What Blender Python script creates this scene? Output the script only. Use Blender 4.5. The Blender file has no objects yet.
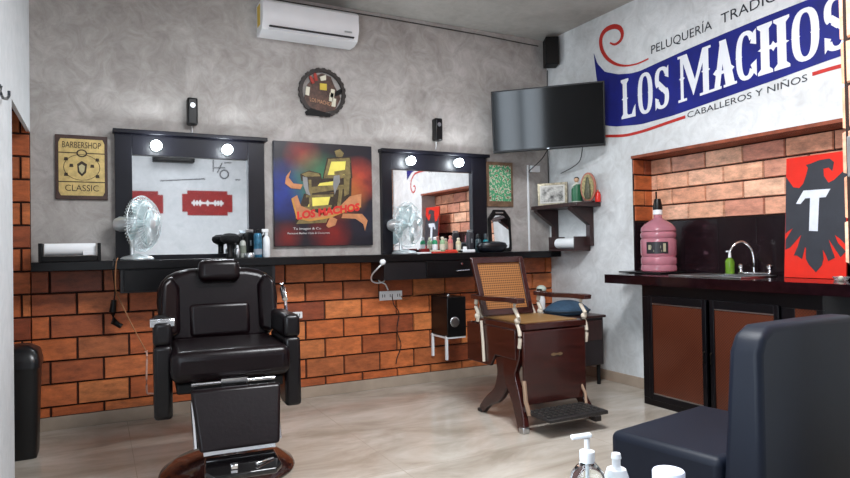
import bpy, bmesh, math, random
from mathutils import Vector, Matrix, Euler
random.seed(7)
C = bpy.context.scene.collection
sc = bpy.context.scene
R = math.radians
# ---------------------------------------------------------------- camera
YAW, PITCH, ROLL = R(27.419), R(0.741), R(-0.984)
FPX = 633.56
CAM = Vector((-3.7713, -4.7279, 1.13))
fw = Vector((math.sin(YAW)*math.cos(PITCH), math.cos(YAW)*math.cos(PITCH), math.sin(PITCH)))
r0 = Vector((math.cos(YAW), -math.sin(YAW), 0)); u0 = r0.cross(fw)
rt = r0*math.cos(ROLL)+u0*math.sin(ROLL); up = -r0*math.sin(ROLL)+u0*math.cos(ROLL)
cd = bpy.data.cameras.new('camera'); cam = bpy.data.objects.new('camera', cd); C.objects.link(cam)
cd.sensor_width = 36; cd.lens = FPX/850*36; cd.clip_start = .02
M3 = Matrix((rt, up, -fw)).transposed()
cam.matrix_world = Matrix.Translation(CAM) @ M3.to_4x4()
sc.camera = cam
def at(ax, v, px, py):
    """point of the plane x|y|z = v that the camera sees at photo pixel px, py"""
    d = fw+rt*((px-425)/FPX)-up*((py-239)/FPX); i = 'xyz'.index(ax)
    return CAM+d*((v-CAM[i])/d[i])
# ---------------------------------------------------------------- light
w = bpy.data.worlds.new('world'); sc.world = w; w.use_nodes = True
w.node_tree.nodes['Background'].inputs[0].default_value = (.75, .85, 1, 1)
w.node_tree.nodes['Background'].inputs[1].default_value = .3
sc.view_settings.view_transform = 'Standard'; sc.view_settings.look = 'None'
sc.view_settings.gamma = 1; sc.view_settings.exposure = 0.0
def area(name, loc, rot, sx, sy, power, col):
    l = bpy.data.lights.new(name, 'AREA'); l.shape = 'RECTANGLE'; l.size = sx; l.size_y = sy
    l.energy = power; l.color = col
    o = bpy.data.objects.new(name, l); C.objects.link(o); o.location = loc; o.rotation_euler = rot
    return o
area('daylight_side_window', (-4.09, -3.40, 1.65), (0, R(-90), 0), 2.0, .40, 27, (.80, .90, 1))
area('daylight_side_window', (-4.09, -3.90, 1.65), (0, R(-90), 0), 2.0, .40, 27, (.80, .90, 1))
area('added_front_fill', (-.75, -6.1, 1.35), (R(90), 0, 0), .9, 2.1, 5, (.86, .93, 1))  # weak fill from the front, added at an unseen door
area('ceiling_panel_light', (-2.2, -2.75, 3.0), (0, 0, 0), 1.2, .6, 138, (.94, .97, 1))
area('ceiling_panel_light', (-2.6, -5.2, 3.0), (0, 0, 0), 1.2, .6, 6, (.94, .97, 1))
# ---------------------------------------------------------------- materials
MATS = {}
def lin(c):
    return tuple((x/12.92 if x <= .04045 else ((x+.055)/1.055)**2.4) for x in c)
def nodes(name):
    m = bpy.data.materials.new(name); m.use_nodes = True
    nt = m.node_tree; return m, nt, nt.nodes['Principled BSDF']
def N(nt, t, **k):
    n = nt.nodes.new(t)
    for a, b in k.items():
        if a in n.inputs: n.inputs[a].default_value = b
        else: setattr(n, a, b)
    return n
def mat(name, col, rough=.5, metal=0, var=.12, scale=9, bump=0, spec=.5, col2=None, coat=0, trans=0, emis=0, ior=1.45, sheen=0, stretch=None):
    """plain surface with a soft procedural variation of its own colour; colours are sRGB 0..1"""
    if name in MATS: return MATS[name]
    m, nt, b = nodes(name)
    c = lin(col)
    tc = N(nt, 'ShaderNodeTexCoord'); no = N(nt, 'ShaderNodeTexNoise', Scale=scale, Detail=5.0, Roughness=.6)
    src = tc.outputs['Object']
    if stretch:
        mp = N(nt, 'ShaderNodeMapping'); mp.inputs['Scale'].default_value = stretch
        nt.links.new(src, mp.inputs[0]); src = mp.outputs[0]
    nt.links.new(src, no.inputs['Vector'])
    ra = N(nt, 'ShaderNodeValToRGB')
    a = tuple(max(0, x*(1-var)) for x in c); d = tuple(min(1, x*(1+var)) for x in c) if col2 is None else lin(col2)
    ra.color_ramp.elements[0].color = (*a, 1); ra.color_ramp.elements[1].color = (*d, 1)
    ra.color_ramp.elements[0].position = .35; ra.color_ramp.elements[1].position = .65
    nt.links.new(no.outputs['Fac'], ra.inputs[0]); nt.links.new(ra.outputs[0], b.inputs['Base Color'])
    b.inputs['Roughness'].default_value = rough; b.inputs['Metallic'].default_value = metal
    b.inputs['Specular IOR Level'].default_value = spec; b.inputs['IOR'].default_value = ior
    b.inputs['Coat Weight'].default_value = coat; b.inputs['Coat Roughness'].default_value = .08
    b.inputs['Transmission Weight'].default_value = trans
    b.inputs['Sheen Weight'].default_value = sheen
    if bump:
        bp = N(nt, 'ShaderNodeBump', Strength=bump, Distance=.01)
        nt.links.new(no.outputs['Fac'], bp.inputs['Height']); nt.links.new(bp.outputs[0], b.inputs['Normal'])
    if emis:
        b.inputs['Emission Color'].default_value = (*c, 1); b.inputs['Emission Strength'].default_value = emis
    MATS[name] = m; return m
def plaster(name, ca, cb, cc, rough=.75):
    m, nt, b = nodes(name)
    tc = N(nt, 'ShaderNodeTexCoord')
    n1 = N(nt, 'ShaderNodeTexNoise', Scale=1.6, Detail=8.0, Roughness=.68, Distortion=.9)
    n2 = N(nt, 'ShaderNodeTexNoise', Scale=7.0, Detail=6.0, Roughness=.7, Distortion=1.5)
    for n in (n1, n2): nt.links.new(tc.outputs['Object'], n.inputs['Vector'])
    mx = N(nt, 'ShaderNodeMix', data_type='FLOAT'); mx.inputs[0].default_value = .45
    nt.links.new(n1.outputs['Fac'], mx.inputs[2]); nt.links.new(n2.outputs['Fac'], mx.inputs[3])
    ra = N(nt, 'ShaderNodeValToRGB'); e = ra.color_ramp.elements
    e[0].position = .36; e[0].color = (*lin(ca), 1); e[1].position = .64; e[1].color = (*lin(cc), 1)
    k = e.new(.5); k.color = (*lin(cb), 1)
    nt.links.new(mx.outputs[0], ra.inputs[0]); nt.links.new(ra.outputs[0], b.inputs['Base Color'])
    b.inputs['Roughness'].default_value = rough; b.inputs['Specular IOR Level'].default_value = .35
    bp = N(nt, 'ShaderNodeBump', Strength=.25, Distance=.01)
    nt.links.new(n2.outputs['Fac'], bp.inputs['Height']); nt.links.new(bp.outputs[0], b.inputs['Normal'])
    return m
def brick_mat(name, cols):
    """fired clay bricks: colour differs from brick to brick, streaks along each brick"""
    m, nt, b = nodes(name)
    ge = N(nt, 'ShaderNodeNewGeometry'); ra = N(nt, 'ShaderNodeValToRGB'); e = ra.color_ramp.elements
    e[0].color = (*lin(cols[0]), 1); e[1].color = (*lin(cols[-1]), 1)
    for i, c in enumerate(cols[1:-1]): k = e.new((i+1)/(len(cols)-1)); k.color = (*lin(c), 1)
    nt.links.new(ge.outputs['Random Per Island'], ra.inputs[0])
    tc = N(nt, 'ShaderNodeTexCoord'); mp = N(nt, 'ShaderNodeMapping'); mp.inputs['Scale'].default_value = (1, 1, 2.5)
    no = N(nt, 'ShaderNodeTexNoise', Scale=9.0, Detail=7.0, Roughness=.75)
    nt.links.new(tc.outputs['Object'], mp.inputs[0]); nt.links.new(mp.outputs[0], no.inputs['Vector'])
    r2 = N(nt, 'ShaderNodeMapRange'); r2.inputs[1].default_value = .3; r2.inputs[2].default_value = .7
    r2.inputs[3].default_value = .50; r2.inputs[4].default_value = 1.35
    nt.links.new(no.outputs['Fac'], r2.inputs[0])
    mu = N(nt, 'ShaderNodeVectorMath', operation='SCALE')
    nt.links.new(ra.outputs[0], mu.inputs[0]); nt.links.new(r2.outputs[0], mu.inputs['Scale'])
    nt.links.new(mu.outputs[0], b.inputs['Base Color'])
    b.inputs['Roughness'].default_value = .45
    bp = N(nt, 'ShaderNodeBump', Strength=.35, Distance=.008)
    nt.links.new(no.outputs['Fac'], bp.inputs['Height']); nt.links.new(bp.outputs[0], b.inputs['Normal'])
    return m
PL_BACK = plaster('plaster_grey', (.56, .535, .52), (.65, .63, .615), (.74, .72, .71))
PL_RIGHT = plaster('plaster_pale', (.73, .735, .735), (.80, .81, .815), (.87, .88, .885))
PL_LEFT = plaster('plaster_white', (.74, .76, .77), (.79, .80, .81), (.83, .84, .85))
PL_CEIL = plaster('plaster_ceiling', (.62, .61, .59), (.67, .66, .64), (.71, .70, .68))
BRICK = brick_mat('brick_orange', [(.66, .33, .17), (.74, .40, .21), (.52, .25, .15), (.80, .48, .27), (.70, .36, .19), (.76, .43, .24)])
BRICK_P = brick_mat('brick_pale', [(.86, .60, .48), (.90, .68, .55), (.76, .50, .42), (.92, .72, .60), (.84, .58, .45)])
MORTAR = mat('mortar_dark', (.16, .09, .07), .9)
black = mat('black_laminate', (.045, .042, .05), .28, spec=.3, var=.2)
blackm = mat('black_matt', (.045, .045, .05), .6, spec=.3)
blackp = mat('black_plastic', (.035, .035, .04), .35, spec=.35)
blackg = mat('black_gloss', (.035, .03, .035), .06, coat=.5)
navyf = mat('mirror_frame_paint', (.055, .055, .085), .35, spec=.3)
leather = mat('oxblood_leather', (.05, .018, .028), .28, bump=.06, scale=60, var=.25, spec=.28)
leatherb = mat('black_leather', (.045, .03, .04), .28, bump=.06, scale=60, spec=.35)
chrome = mat('chrome', (.85, .85, .86), .15, 1, var=.05)
steel = mat('brushed_steel', (.72, .73, .74), .3, 1, var=.08)
white = mat('white_plastic', (.88, .89, .90), .35, var=.03)
whitep = mat('white_paper', (.93, .94, .95), .8, var=.02)
cream = mat('cream_plastic', (.82, .80, .72), .4, var=.05)
wood = mat('mahogany', (.18, .06, .05), .25, var=.35, scale=6, stretch=(1, 1, 8), coat=.3)
woodd = mat('dark_wood', (.20, .10, .09), .35, var=.3, scale=6, stretch=(6, 1, 1))
woods = mat('shelf_wood', (.20, .13, .13), .4, var=.3, scale=8, stretch=(1, 5, 1))
red = mat('red_paint', (.80, .13, .06), .4, var=.06)
redsw = mat('mural_red', (.70, .16, .13), .6, var=.08)
blue = mat('mural_blue', (.05, .09, .44), .6, var=.18, scale=6)
mwhite = mat('mural_white', (.87, .88, .90), .6, var=.04)
mblack = mat('mural_black', (.14, .15, .18), .6)
gold = mat('gold_paint', (.76, .66, .42), .45, var=.18, scale=30)
# ---------------------------------------------------------------- mesh helpers
class MB:
    def __init__(s): s.bm = bmesh.new(); s.k = 0
    def box(s, c, size, rot=None):
        m = Matrix.Translation(Vector(c))
        if rot: m = m @ Euler(rot).to_matrix().to_4x4()
        bmesh.ops.create_cube(s.bm, size=1, matrix=m @ Matrix.Diagonal((*size, 1))); return s
    def bb(s, a, b):
        a, b = Vector(a), Vector(b); d = b-a
        return s.box((a+b)/2, (abs(d.x), abs(d.y), abs(d.z)))
    def cyl(s, a, b, r, r2=None, n=20, caps=True):
        a, b = Vector(a), Vector(b); d = b-a
        q = d.to_track_quat('Z', 'Y').to_matrix().to_4x4()
        bmesh.ops.create_cone(s.bm, cap_ends=caps, segments=n, radius1=r, radius2=r if r2 is None else r2, depth=d.length,
                              matrix=Matrix.Translation((a+b)/2) @ q); return s
    def sph(s, c, r, sc3=(1, 1, 1), n=16):
        bmesh.ops.create_uvsphere(s.bm, u_segments=n, v_segments=n//2+2, radius=r, matrix=Matrix.Translation(Vector(c)) @ Matrix.Diagonal((*sc3, 1))); return s
    def lathe(s, prof, c=(0, 0, 0), axis=None, n=28):
        """prof: list of (radius, height); revolved about z, or about axis"""
        m = Matrix.Translation(Vector(c))
        if axis is not None: m = m @ Vector(axis).to_track_quat('Z', 'Y').to_matrix().to_4x4()
        rings = []
        for r, h in prof:
            if r < 1e-5: rings.append([s.bm.verts.new(m @ Vector((0, 0, h)))])
            else: rings.append([s.bm.verts.new(m @ Vector((r*math.cos(2*math.pi*k/n), r*math.sin(2*math.pi*k/n), h))) for k in range(n)])
        for A, B in zip(rings, rings[1:]):
            for k in range(n):
                k2 = (k+1) % n
                if len(A) == 1 and len(B) == 1: continue
                if len(A) == 1: s.bm.faces.new((A[0], B[k2], B[k]))
                elif len(B) == 1: s.bm.faces.new((A[k], A[k2], B[0]))
                else: s.bm.faces.new((A[k], A[k2], B[k2], B[k]))
        return s
    def tube(s, pts, r, n=8, closed=False):
        pts = [Vector(p) for p in pts]; rs = r if isinstance(r, (list, tuple)) else [r]*len(pts)
        L = len(pts); rings = []
        for i, p in enumerate(pts):
            if closed: t = pts[(i+1) % L]-pts[i-1]
            else: t = pts[min(i+1, L-1)]-pts[max(i-1, 0)]
            q = t.to_track_quat('Z', 'Y') if t.length > 1e-9 else Vector((0, 0, 1)).to_track_quat('Z', 'Y')
            rings.append([s.bm.verts.new(p+q @ Vector((rs[i]*math.cos(2*math.pi*k/n), rs[i]*math.sin(2*math.pi*k/n), 0))) for k in range(n)])
        for i in range(L if closed else L-1):
            A, B = rings[i], rings[(i+1) % L]
            for k in range(n): s.bm.faces.new((A[k], A[(k+1) % n], B[(k+1) % n], B[k]))
        if not closed:
            s.bm.faces.new(rings[0][::-1]); s.bm.faces.new(rings[-1])
        return s
    def prism(s, pts, fn, d0, d1):
        """polygon (u,v) extruded from depth d0 to d1; fn(u,v,d) gives the world point"""
        A = [s.bm.verts.new(Vector(fn(u, v, d0))) for u, v in pts]; B = [s.bm.verts.new(Vector(fn(u, v, d1))) for u, v in pts]
        s.bm.faces.new(A); s.bm.faces.new(B[::-1]); n = len(pts)
        for k in range(n): s.bm.faces.new((A[k], B[k], B[(k+1) % n], A[(k+1) % n]))
        return s
    def ribbon(s, pts, ws, fn, d0, d1):
        """flat band of changing width along (u,v) points"""
        n = len(pts); L, Rr = [], []
        for i, (u, v) in enumerate(pts):
            a = pts[max(i-1, 0)]; b = pts[min(i+1, n-1)]; dx, dy = b[0]-a[0], b[1]-a[1]; l = math.hypot(dx, dy) or 1
            wd = (ws[i] if isinstance(ws, (list, tuple)) else ws)/2
            L.append((u-dy/l*wd, v+dx/l*wd)); Rr.append((u+dy/l*wd, v-dx/l*wd))
        for i in range(n-1): s.prism([L[i], L[i+1], Rr[i+1], Rr[i]], fn, d0, d1)
        return s
    def text(s, body, fn, size=1, d0=0, d1=.001, align='LEFT', shear=0, bold=0):
        cu = bpy.data.curves.new('t', 'FONT'); cu.body = body; cu.size = size; cu.align_x = align; cu.shear = shear; cu.offset = bold
        cu.resolution_u = 3
        o = bpy.data.objects.new('t', cu); C.objects.link(o)
        dg = bpy.context.evaluated_depsgraph_get(); dg.update(); me = bpy.data.meshes.new_from_object(o.evaluated_get(dg))
        vs = [s.bm.verts.new(Vector(fn(v.co.x, v.co.y, d1))) for v in me.vertices]
        for p in me.polygons:
            try: s.bm.faces.new([vs[i] for i in p.vertices])
            except ValueError: pass
        bpy.data.objects.remove(o); bpy.data.curves.remove(cu); bpy.data.meshes.remove(me)
        return s
    def xf(s, m):
        bmesh.ops.transform(s.bm, matrix=m, verts=s.bm.verts); return s
    def build(s, name, m, parent=None, bevel=0, seg=2, smooth=True, loc=None, sub=0, norm=True):
        if norm: bmesh.ops.recalc_face_normals(s.bm, faces=s.bm.faces)
        me = bpy.data.meshes.new(name); s.bm.to_mesh(me); s.bm.free()
        o = bpy.data.objects.new(name, me); C.objects.link(o); me.materials.append(m)
        if smooth:
            for p in me.polygons: p.use_smooth = True
            try: me.set_sharp_from_angle(angle=R(40))
            except Exception: pass
        if bevel:
            b = o.modifiers.new('bevel', 'BEVEL'); b.width = bevel; b.segments = seg; b.limit_method = 'ANGLE'; b.angle_limit = R(35)
            b.harden_normals = False
        if sub:
            b = o.modifiers.new('sub', 'SUBSURF'); b.levels = sub; b.render_levels = sub
        if parent: o.parent = parent
        if loc: o.location = loc
        return o
def tag(o, label, cat, group=None):
    o['label'] = label; o['category'] = cat
    if group: o['group'] = group
    return o
def thing(name, label, cat, loc=(0, 0, 0), rz=0, group=None):
    o = bpy.data.objects.new(name, None); C.objects.link(o); o.location = loc; o.rotation_euler = (0, 0, rz); o.empty_display_size = .05
    return tag(o, label, cat, group)
def wthing(name, label, cat, base, group=None):
    """Empty at the thing's base whose parts are given in room coordinates (build with wp)"""
    return thing(name, label, cat, base, 0, group)
def wp(mb, name, m, t, **k):
    mb.xf(Matrix.Translation(-Vector(t.location))); return mb.build(name, m, t, **k)
def sub(mb, name, m, part, **k):
    """sub-part given in room coordinates under an unrotated part"""
    mb.xf(Matrix.Translation(-Vector(part.parent.location))); return mb.build(name, m, part, **k)
def struct(mb, name, m, parent=None, **k):
    k.setdefault('smooth', False)
    o = mb.build(name, m, parent, **k); o['kind'] = 'structure'; return o
def copy_tree(o, parent=None):
    c = o.copy(); C.objects.link(c); c.parent = parent
    for ch in [x for x in bpy.data.objects if x.parent == o]: copy_tree(ch, c)
    return c
def rrect(w_, h_, r, n=5, cx=0, cy=0):
    out = []
    for (sx, sy, a0) in ((1, 1, 0), (-1, 1, 90), (-1, -1, 180), (1, -1, 270)):
        for k in range(n+1):
            a = R(a0+90*k/n); out.append((cx+sx*(w_/2-r)+r*math.cos(a), cy+sy*(h_/2-r)+r*math.sin(a)))
    return out
# wall frames: u runs to the right as seen from the room, v is height, d stands off the wall
BK = lambda u, v, d: (u, -d, v)
RT = lambda u, v, d: (-d, -u, v)
# ---------------------------------------------------------------- setting
H = 3.045
YF = -6.2; XL = -4.14
m_floor, nt, b = nodes('polished_floor_tile')
tc = N(nt, 'ShaderNodeTexCoord'); mp = N(nt, 'ShaderNodeMapping'); mp.inputs['Scale'].default_value = (1, 2.2, 1)
n1 = N(nt, 'ShaderNodeTexNoise', Scale=1.6, Detail=9.0, Roughness=.62, Distortion=.6); nt.links.new(tc.outputs['Object'], mp.inputs[0]); nt.links.new(mp.outputs[0], n1.inputs['Vector'])
ra = N(nt, 'ShaderNodeValToRGB'); e = ra.color_ramp.elements
e[0].position = .35; e[0].color = (*lin((.57, .53, .48)), 1); e[1].position = .68; e[1].color = (*lin((.73, .70, .66)), 1)
nt.links.new(n1.outputs['Fac'], ra.inputs[0])
bt = N(nt, 'ShaderNodeTexBrick', Scale=1.0); bt.offset = 0; bt.inputs['Brick Width'].default_value = 1.2; bt.inputs['Row Height'].default_value = .6
bt.inputs['Mortar Size'].default_value = .002; bt.inputs['Mortar Smooth'].default_value = .3
nt.links.new(tc.outputs['Object'], bt.inputs['Vector'])
mx = N(nt, 'ShaderNodeMix', data_type='RGBA'); nt.links.new(bt.outputs['Fac'], mx.inputs[0]); nt.links.new(ra.outputs[0], mx.inputs[6]); mx.inputs[7].default_value = (*lin((.58, .54, .49)), 1)
nt.links.new(mx.outputs[2], b.inputs['Base Color']); b.inputs['Roughness'].default_value = .16; b.inputs['Specular IOR Level'].default_value = .4
struct(MB().bb((XL-.7, YF-.15, -.1), (.5, .15, 0)), 'floor', m_floor)
struct(MB().bb((XL-.7, YF-.15, H), (.5, .15, H+.1)), 'ceiling', PL_CEIL)
wb = struct(MB().bb((XL-.15, 0, 0), (.5, .15, H)), 'wall_back', PL_BACK)
NZ0, NZ1, NY0, NY1, ND = .84, 1.80, -1.04, -2.66, .21
wr = struct(MB().bb((0, YF, 0), (.12, 0, NZ0)).bb((0, YF, NZ1), (.12, 0, H)).bb((0, NY0, NZ0), (.12, 0, NZ1)).bb((0, YF, NZ0), (.12, NY1, NZ1))
            .bb((.12, YF, 0), (.4, 0, NZ0-.04)).bb((.12, YF, NZ1+.001), (.4, 0, H)).bb((.12, NY0+.001, NZ0), (.4, 0, NZ1)).bb((.12, YF, NZ0), (.4, NY1-.001, NZ1)).bb((ND+.03, YF, NZ0-.04), (.4, 0, NZ1)), 'wall_right', PL_RIGHT)
# left wall: brick recess near the corner, side window beside the camera
LN = -.99
WY0, WY1, WZ0, WZ1 = -3.15, -4.15, .6, 2.7
wl = struct(MB().bb((XL-.02, LN, 1.905), (XL, 0, H)).bb((XL-.15, WY0, 0), (XL, LN, H)).bb((XL-.15, WY1, 0), (XL, WY0, WZ0))
            .bb((XL-.15, WY1, WZ1), (XL, WY0, H)).bb((XL-.15, YF, 0), (XL, WY1, H)).bb((XL-.60, LN, 2.30), (XL-.02, 0, H)).bb((XL-.60, LN-.1, 0), (XL-.15, LN, H)).bb((XL-.70, LN-.1, 0), (XL-.60, .0, H)), 'wall_left', PL_LEFT)
glow = mat('frosted_daylight_glass', (.80, .88, .95), .4, var=.02, emis=1.6)
wn = struct(MB().bb((XL-.14, WY1, WZ0), (XL-.10, WY0, WZ1)), 'window_1', glow)
alu = mat('window_aluminium', (.35, .33, .32), .4, .5)
fr = MB()
for y in (WY1+.03, (WY0+WY1)/2, WY0-.03): fr.bb((XL-.10, y-.035, WZ0), (XL-.05, y+.035, WZ1))
fr.bb((XL-.10, WY1, WZ0), (XL-.05, WY0, WZ0+.06)).bb((XL-.10, WY1, WZ1-.06), (XL-.05, WY0, WZ1))
struct(fr, 'window_frame', alu, wn)
DX0, DX1 = -1.28, -.2
wf = struct(MB().bb((XL-.15, YF-.12, 0), (DX0, YF, H)).bb((DX0, YF-.12, 2.45), (DX1, YF, H)).bb((DX1, YF-.12, 0), (.5, YF, H)), 'wall_front', PL_LEFT)
dr = struct(MB().bb((DX0, YF-.1, 0), (DX1, YF-.06, 2.45)), 'added_door_1', glow)  # glowing door added out of view, for extra light from the front
fr = MB()
for x in (DX0+.03, (DX0+DX1)/2, DX1-.03): fr.bb((x-.035, YF-.06, 0), (x+.035, YF-.02, 2.45))
struct(fr, 'added_door_frame', alu, dr)
# bricks
def bricks(name, parent, mtl, u0, u1, v0, v1, fn, course, length, vtop, uoff, gap=.009, thick=.012, base=0.0):
    mb = MB(); k = 0; v = vtop
    while v > v0:
        a = max(v-course+gap/2, v0); bq = min(v-gap/2, v1)
        off = uoff+(length/2 if k % 2 else 0)
        i = math.floor((u0-off)/length)
        while off+i*length < u1:
            x0 = max(off+i*length+gap/2, u0); x1 = min(off+(i+1)*length-gap/2, u1)
            if x1-x0 > .012 and bq-a > .01:
                j = random.uniform(-.002, .002)
                bv = .004
                A = [Vector(fn(p, q, base)) for p, q in ((x0, a), (x1, a), (x1, bq), (x0, bq))]
                B = [Vector(fn(p, q, base+thick+j)) for p, q in ((x0+bv, a+bv), (x1-bv, a+bv), (x1-bv, bq-bv), (x0+bv, bq-bv))]
                A = [mb.bm.verts.new(p) for p in A]; B = [mb.bm.verts.new(p) for p in B]
                mb.bm.faces.new(B)
                for q in range(4): mb.bm.faces.new((A[q], A[(q+1) % 4], B[(q+1) % 4], B[q]))
            i += 1
        v -= course; k += 1
    return struct(mb, name, mtl, parent)
struct(MB().bb((XL, -.004, .05), (0, 0, 1.02)), 'mortar_bed', MORTAR, wb)
bricks('brick_facing', wb, BRICK, XL, 0, .085, 1.02, BK, .1455, .305, 1.02, -1.60, thick=.016, base=.002)
wa = struct(MB().bb((XL-.70, 0, 0), (XL-.15, .15, H)), 'wall_alcove', PL_BACK)
struct(MB().bb((XL-.60, -.004, 0), (XL-.02, -.0005, 2.30)), 'mortar_bed', MORTAR, wa).name; struct(MB().bb((XL-.02, -.004, 0), (XL, -.0005, 1.905)), 'mortar_bed', MORTAR, wa)
bricks('brick_facing', wa, BRICK, XL-.60, XL-.003, .0, 2.30, BK, .1455, .305, 1.02+.1455*9, -1.60-.1525, thick=.016, base=.002)
tileb = mat('dark_splashback_tile', (.10, .065, .08), .18, var=.2, scale=4, spec=.35)
NB = lambda u, v, d: (ND-d, -u, v)
struct(MB().bb((ND, NY1, NZ0), (ND+.03, NY0, NZ1)), 'mortar_bed', MORTAR, wr)
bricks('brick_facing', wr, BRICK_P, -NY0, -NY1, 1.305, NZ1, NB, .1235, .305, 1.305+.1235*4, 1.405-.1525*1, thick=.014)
NL = lambda u, v, d: (u, NY0-d, v)
struct(MB().bb((0.001, NY0-.004, NZ0), (ND, NY0, NZ1)), 'mortar_bed', MORTAR, wr)
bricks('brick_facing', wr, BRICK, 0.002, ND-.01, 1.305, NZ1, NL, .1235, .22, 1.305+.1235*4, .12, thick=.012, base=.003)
tb = MB(); y = NY0-.018
while y > NY1:
    tb.bb((ND-.014, max(y-.298, NY1), .86), (ND+.001, y, 1.30)); y -= .30
struct(tb, 'splashback_tiles', tileb, wr, bevel=.002)
struct(MB().bb((.001, NY0-.014, .86), (ND-.015, NY0, 1.30)), 'splashback_tiles', tileb, wr, bevel=.002)
struct(MB().bb((-.012, NY1, NZ1), (ND, NY0-.0, NZ1+.022)), 'trim_1', mat('lintel_brick', (.52, .26, .17), .6, var=.3, scale=14), None)
skm = mat('skirting_tile', (.63, .57, .51), .25, var=.12, scale=4)
struct(MB().bb((XL, -.02, 0), (-.001, 0, .083)), 'baseboard_back', skm, bevel=.002)
struct(MB().bb((-.014, YF, 0), (0, -.021, .083)), 'baseboard_right', skm, bevel=.002)
# brick pier beside the bench, white below
PX, PY0, PY1 = -1.625, -3.55, -3.75
pr = struct(MB().bb((PX+.04, PY1, 0), (0, PY0, H)), 'trim_2', PL_RIGHT)
FP = lambda u, v, d: (-u, PY1-d, v)
struct(MB().bb((PX+.012, PY1-.01, 1.05), (-.01, PY0+.01, H)), 'mortar_bed', MORTAR, pr)
bricks('brick_facing', pr, BRICK_P, .012, -PX-.012, 1.05, H, FP, .1455, .305, 1.05+.1455*14, 0, base=.01)
bricks('brick_facing', pr, BRICK_P, -PY0, -PY1, 1.05, H, lambda u, v, d: (PX+.012-d, -u, v), .1455, .40, 1.05+.1455*14, 3.55)
bricks('brick_facing', pr, BRICK_P, PX+.012, -.012, 1.05, H, lambda u, v, d: (u, PY0+d, v), .1455, .305, 1.05+.1455*14, 0, base=.01)
plate = wthing('junction_box', 'grey metal box set on the end of the brick pier at the right edge', 'electrical box', (PX-.008, -3.65, 1.30))
wp(MB().bb((PX-.022, -3.74, 1.33), (PX-.004, -3.56, 1.46)), 'box_cover', mat('grey_metal', (.45, .44, .44), .5), plate, bevel=.003)
# ---------------------------------------------------------------- painted sign on the right wall
def lerp(tab, x):
    if x <= tab[0][0]: return tab[0][1]
    for (a, p), (b_, q) in zip(tab, tab[1:]):
        if x <= b_: return p+(q-p)*(x-a)/(b_-a)
    return tab[-1][1]
SB = [(.9, 2.133), (1.25, 2.128), (1.42, 2.14), (1.79, 2.164), (1.97, 2.178), (2.34, 2.195), (2.7, 2.222)]
ST = [(.9, 2.448), (1.43, 2.450), (1.5, 2.480), (1.98, 2.498), (2.35, 2.516), (2.7, 2.532)]
sign = wthing('painted_sign', 'large red, white and blue painted barbershop banner lettering across the pale right wall', 'painted sign', (0, -1.8, 2.0))
top = [(.638, 2.752), (.676, 2.656), (.764, 2.563), (.915, 2.505), (1.05, 2.478), (1.146, 2.473), (1.312, 2.489), (1.6, 2.515), (1.889, 2.535), (2.179, 2.552), (2.456, 2.562), (2.7, 2.575), (2.95, 2.60), (3.1, 2.56)]
bot = [(.638, 2.740), (.665, 2.53), (.720, 2.36), (.735, 2.247), (.751, 2.118), (.884, 2.086), (1.134, 2.057), (1.457, 2.066), (1.877, 2.105), (2.235, 2.136), (2.544, 2.169), (2.68, 2.18), (2.93, 2.14), (3.08, 2.05)]
def strip(mb, A, B, fn, d0, d1):
    n = 60
    def samp(P, t):
        x = t*(len(P)-1); i = min(int(x), len(P)-2); f = x-i
        return (P[i][0]*(1-f)+P[i+1][0]*f, P[i][1]*(1-f)+P[i+1][1]*f)
    for k in range(n):
        a, b_, c_, d_ = samp(A, k/n), samp(A, (k+1)/n), samp(B, (k+1)/n), samp(B, k/n)
        mb.prism([a, b_, c_, d_], fn, d0, d1)
    return mb
wo = [(u-.0, v+.045) for u, v in top]; wo[0] = (.632, 2.80)
wu = [(u, v-.03) for u, v in bot]; wu[0] = (.632, 2.80)
wp(strip(MB(), top, bot, RT, 0.0002, .003), 'blue_ribbon', blue, sign, smooth=False)
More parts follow.
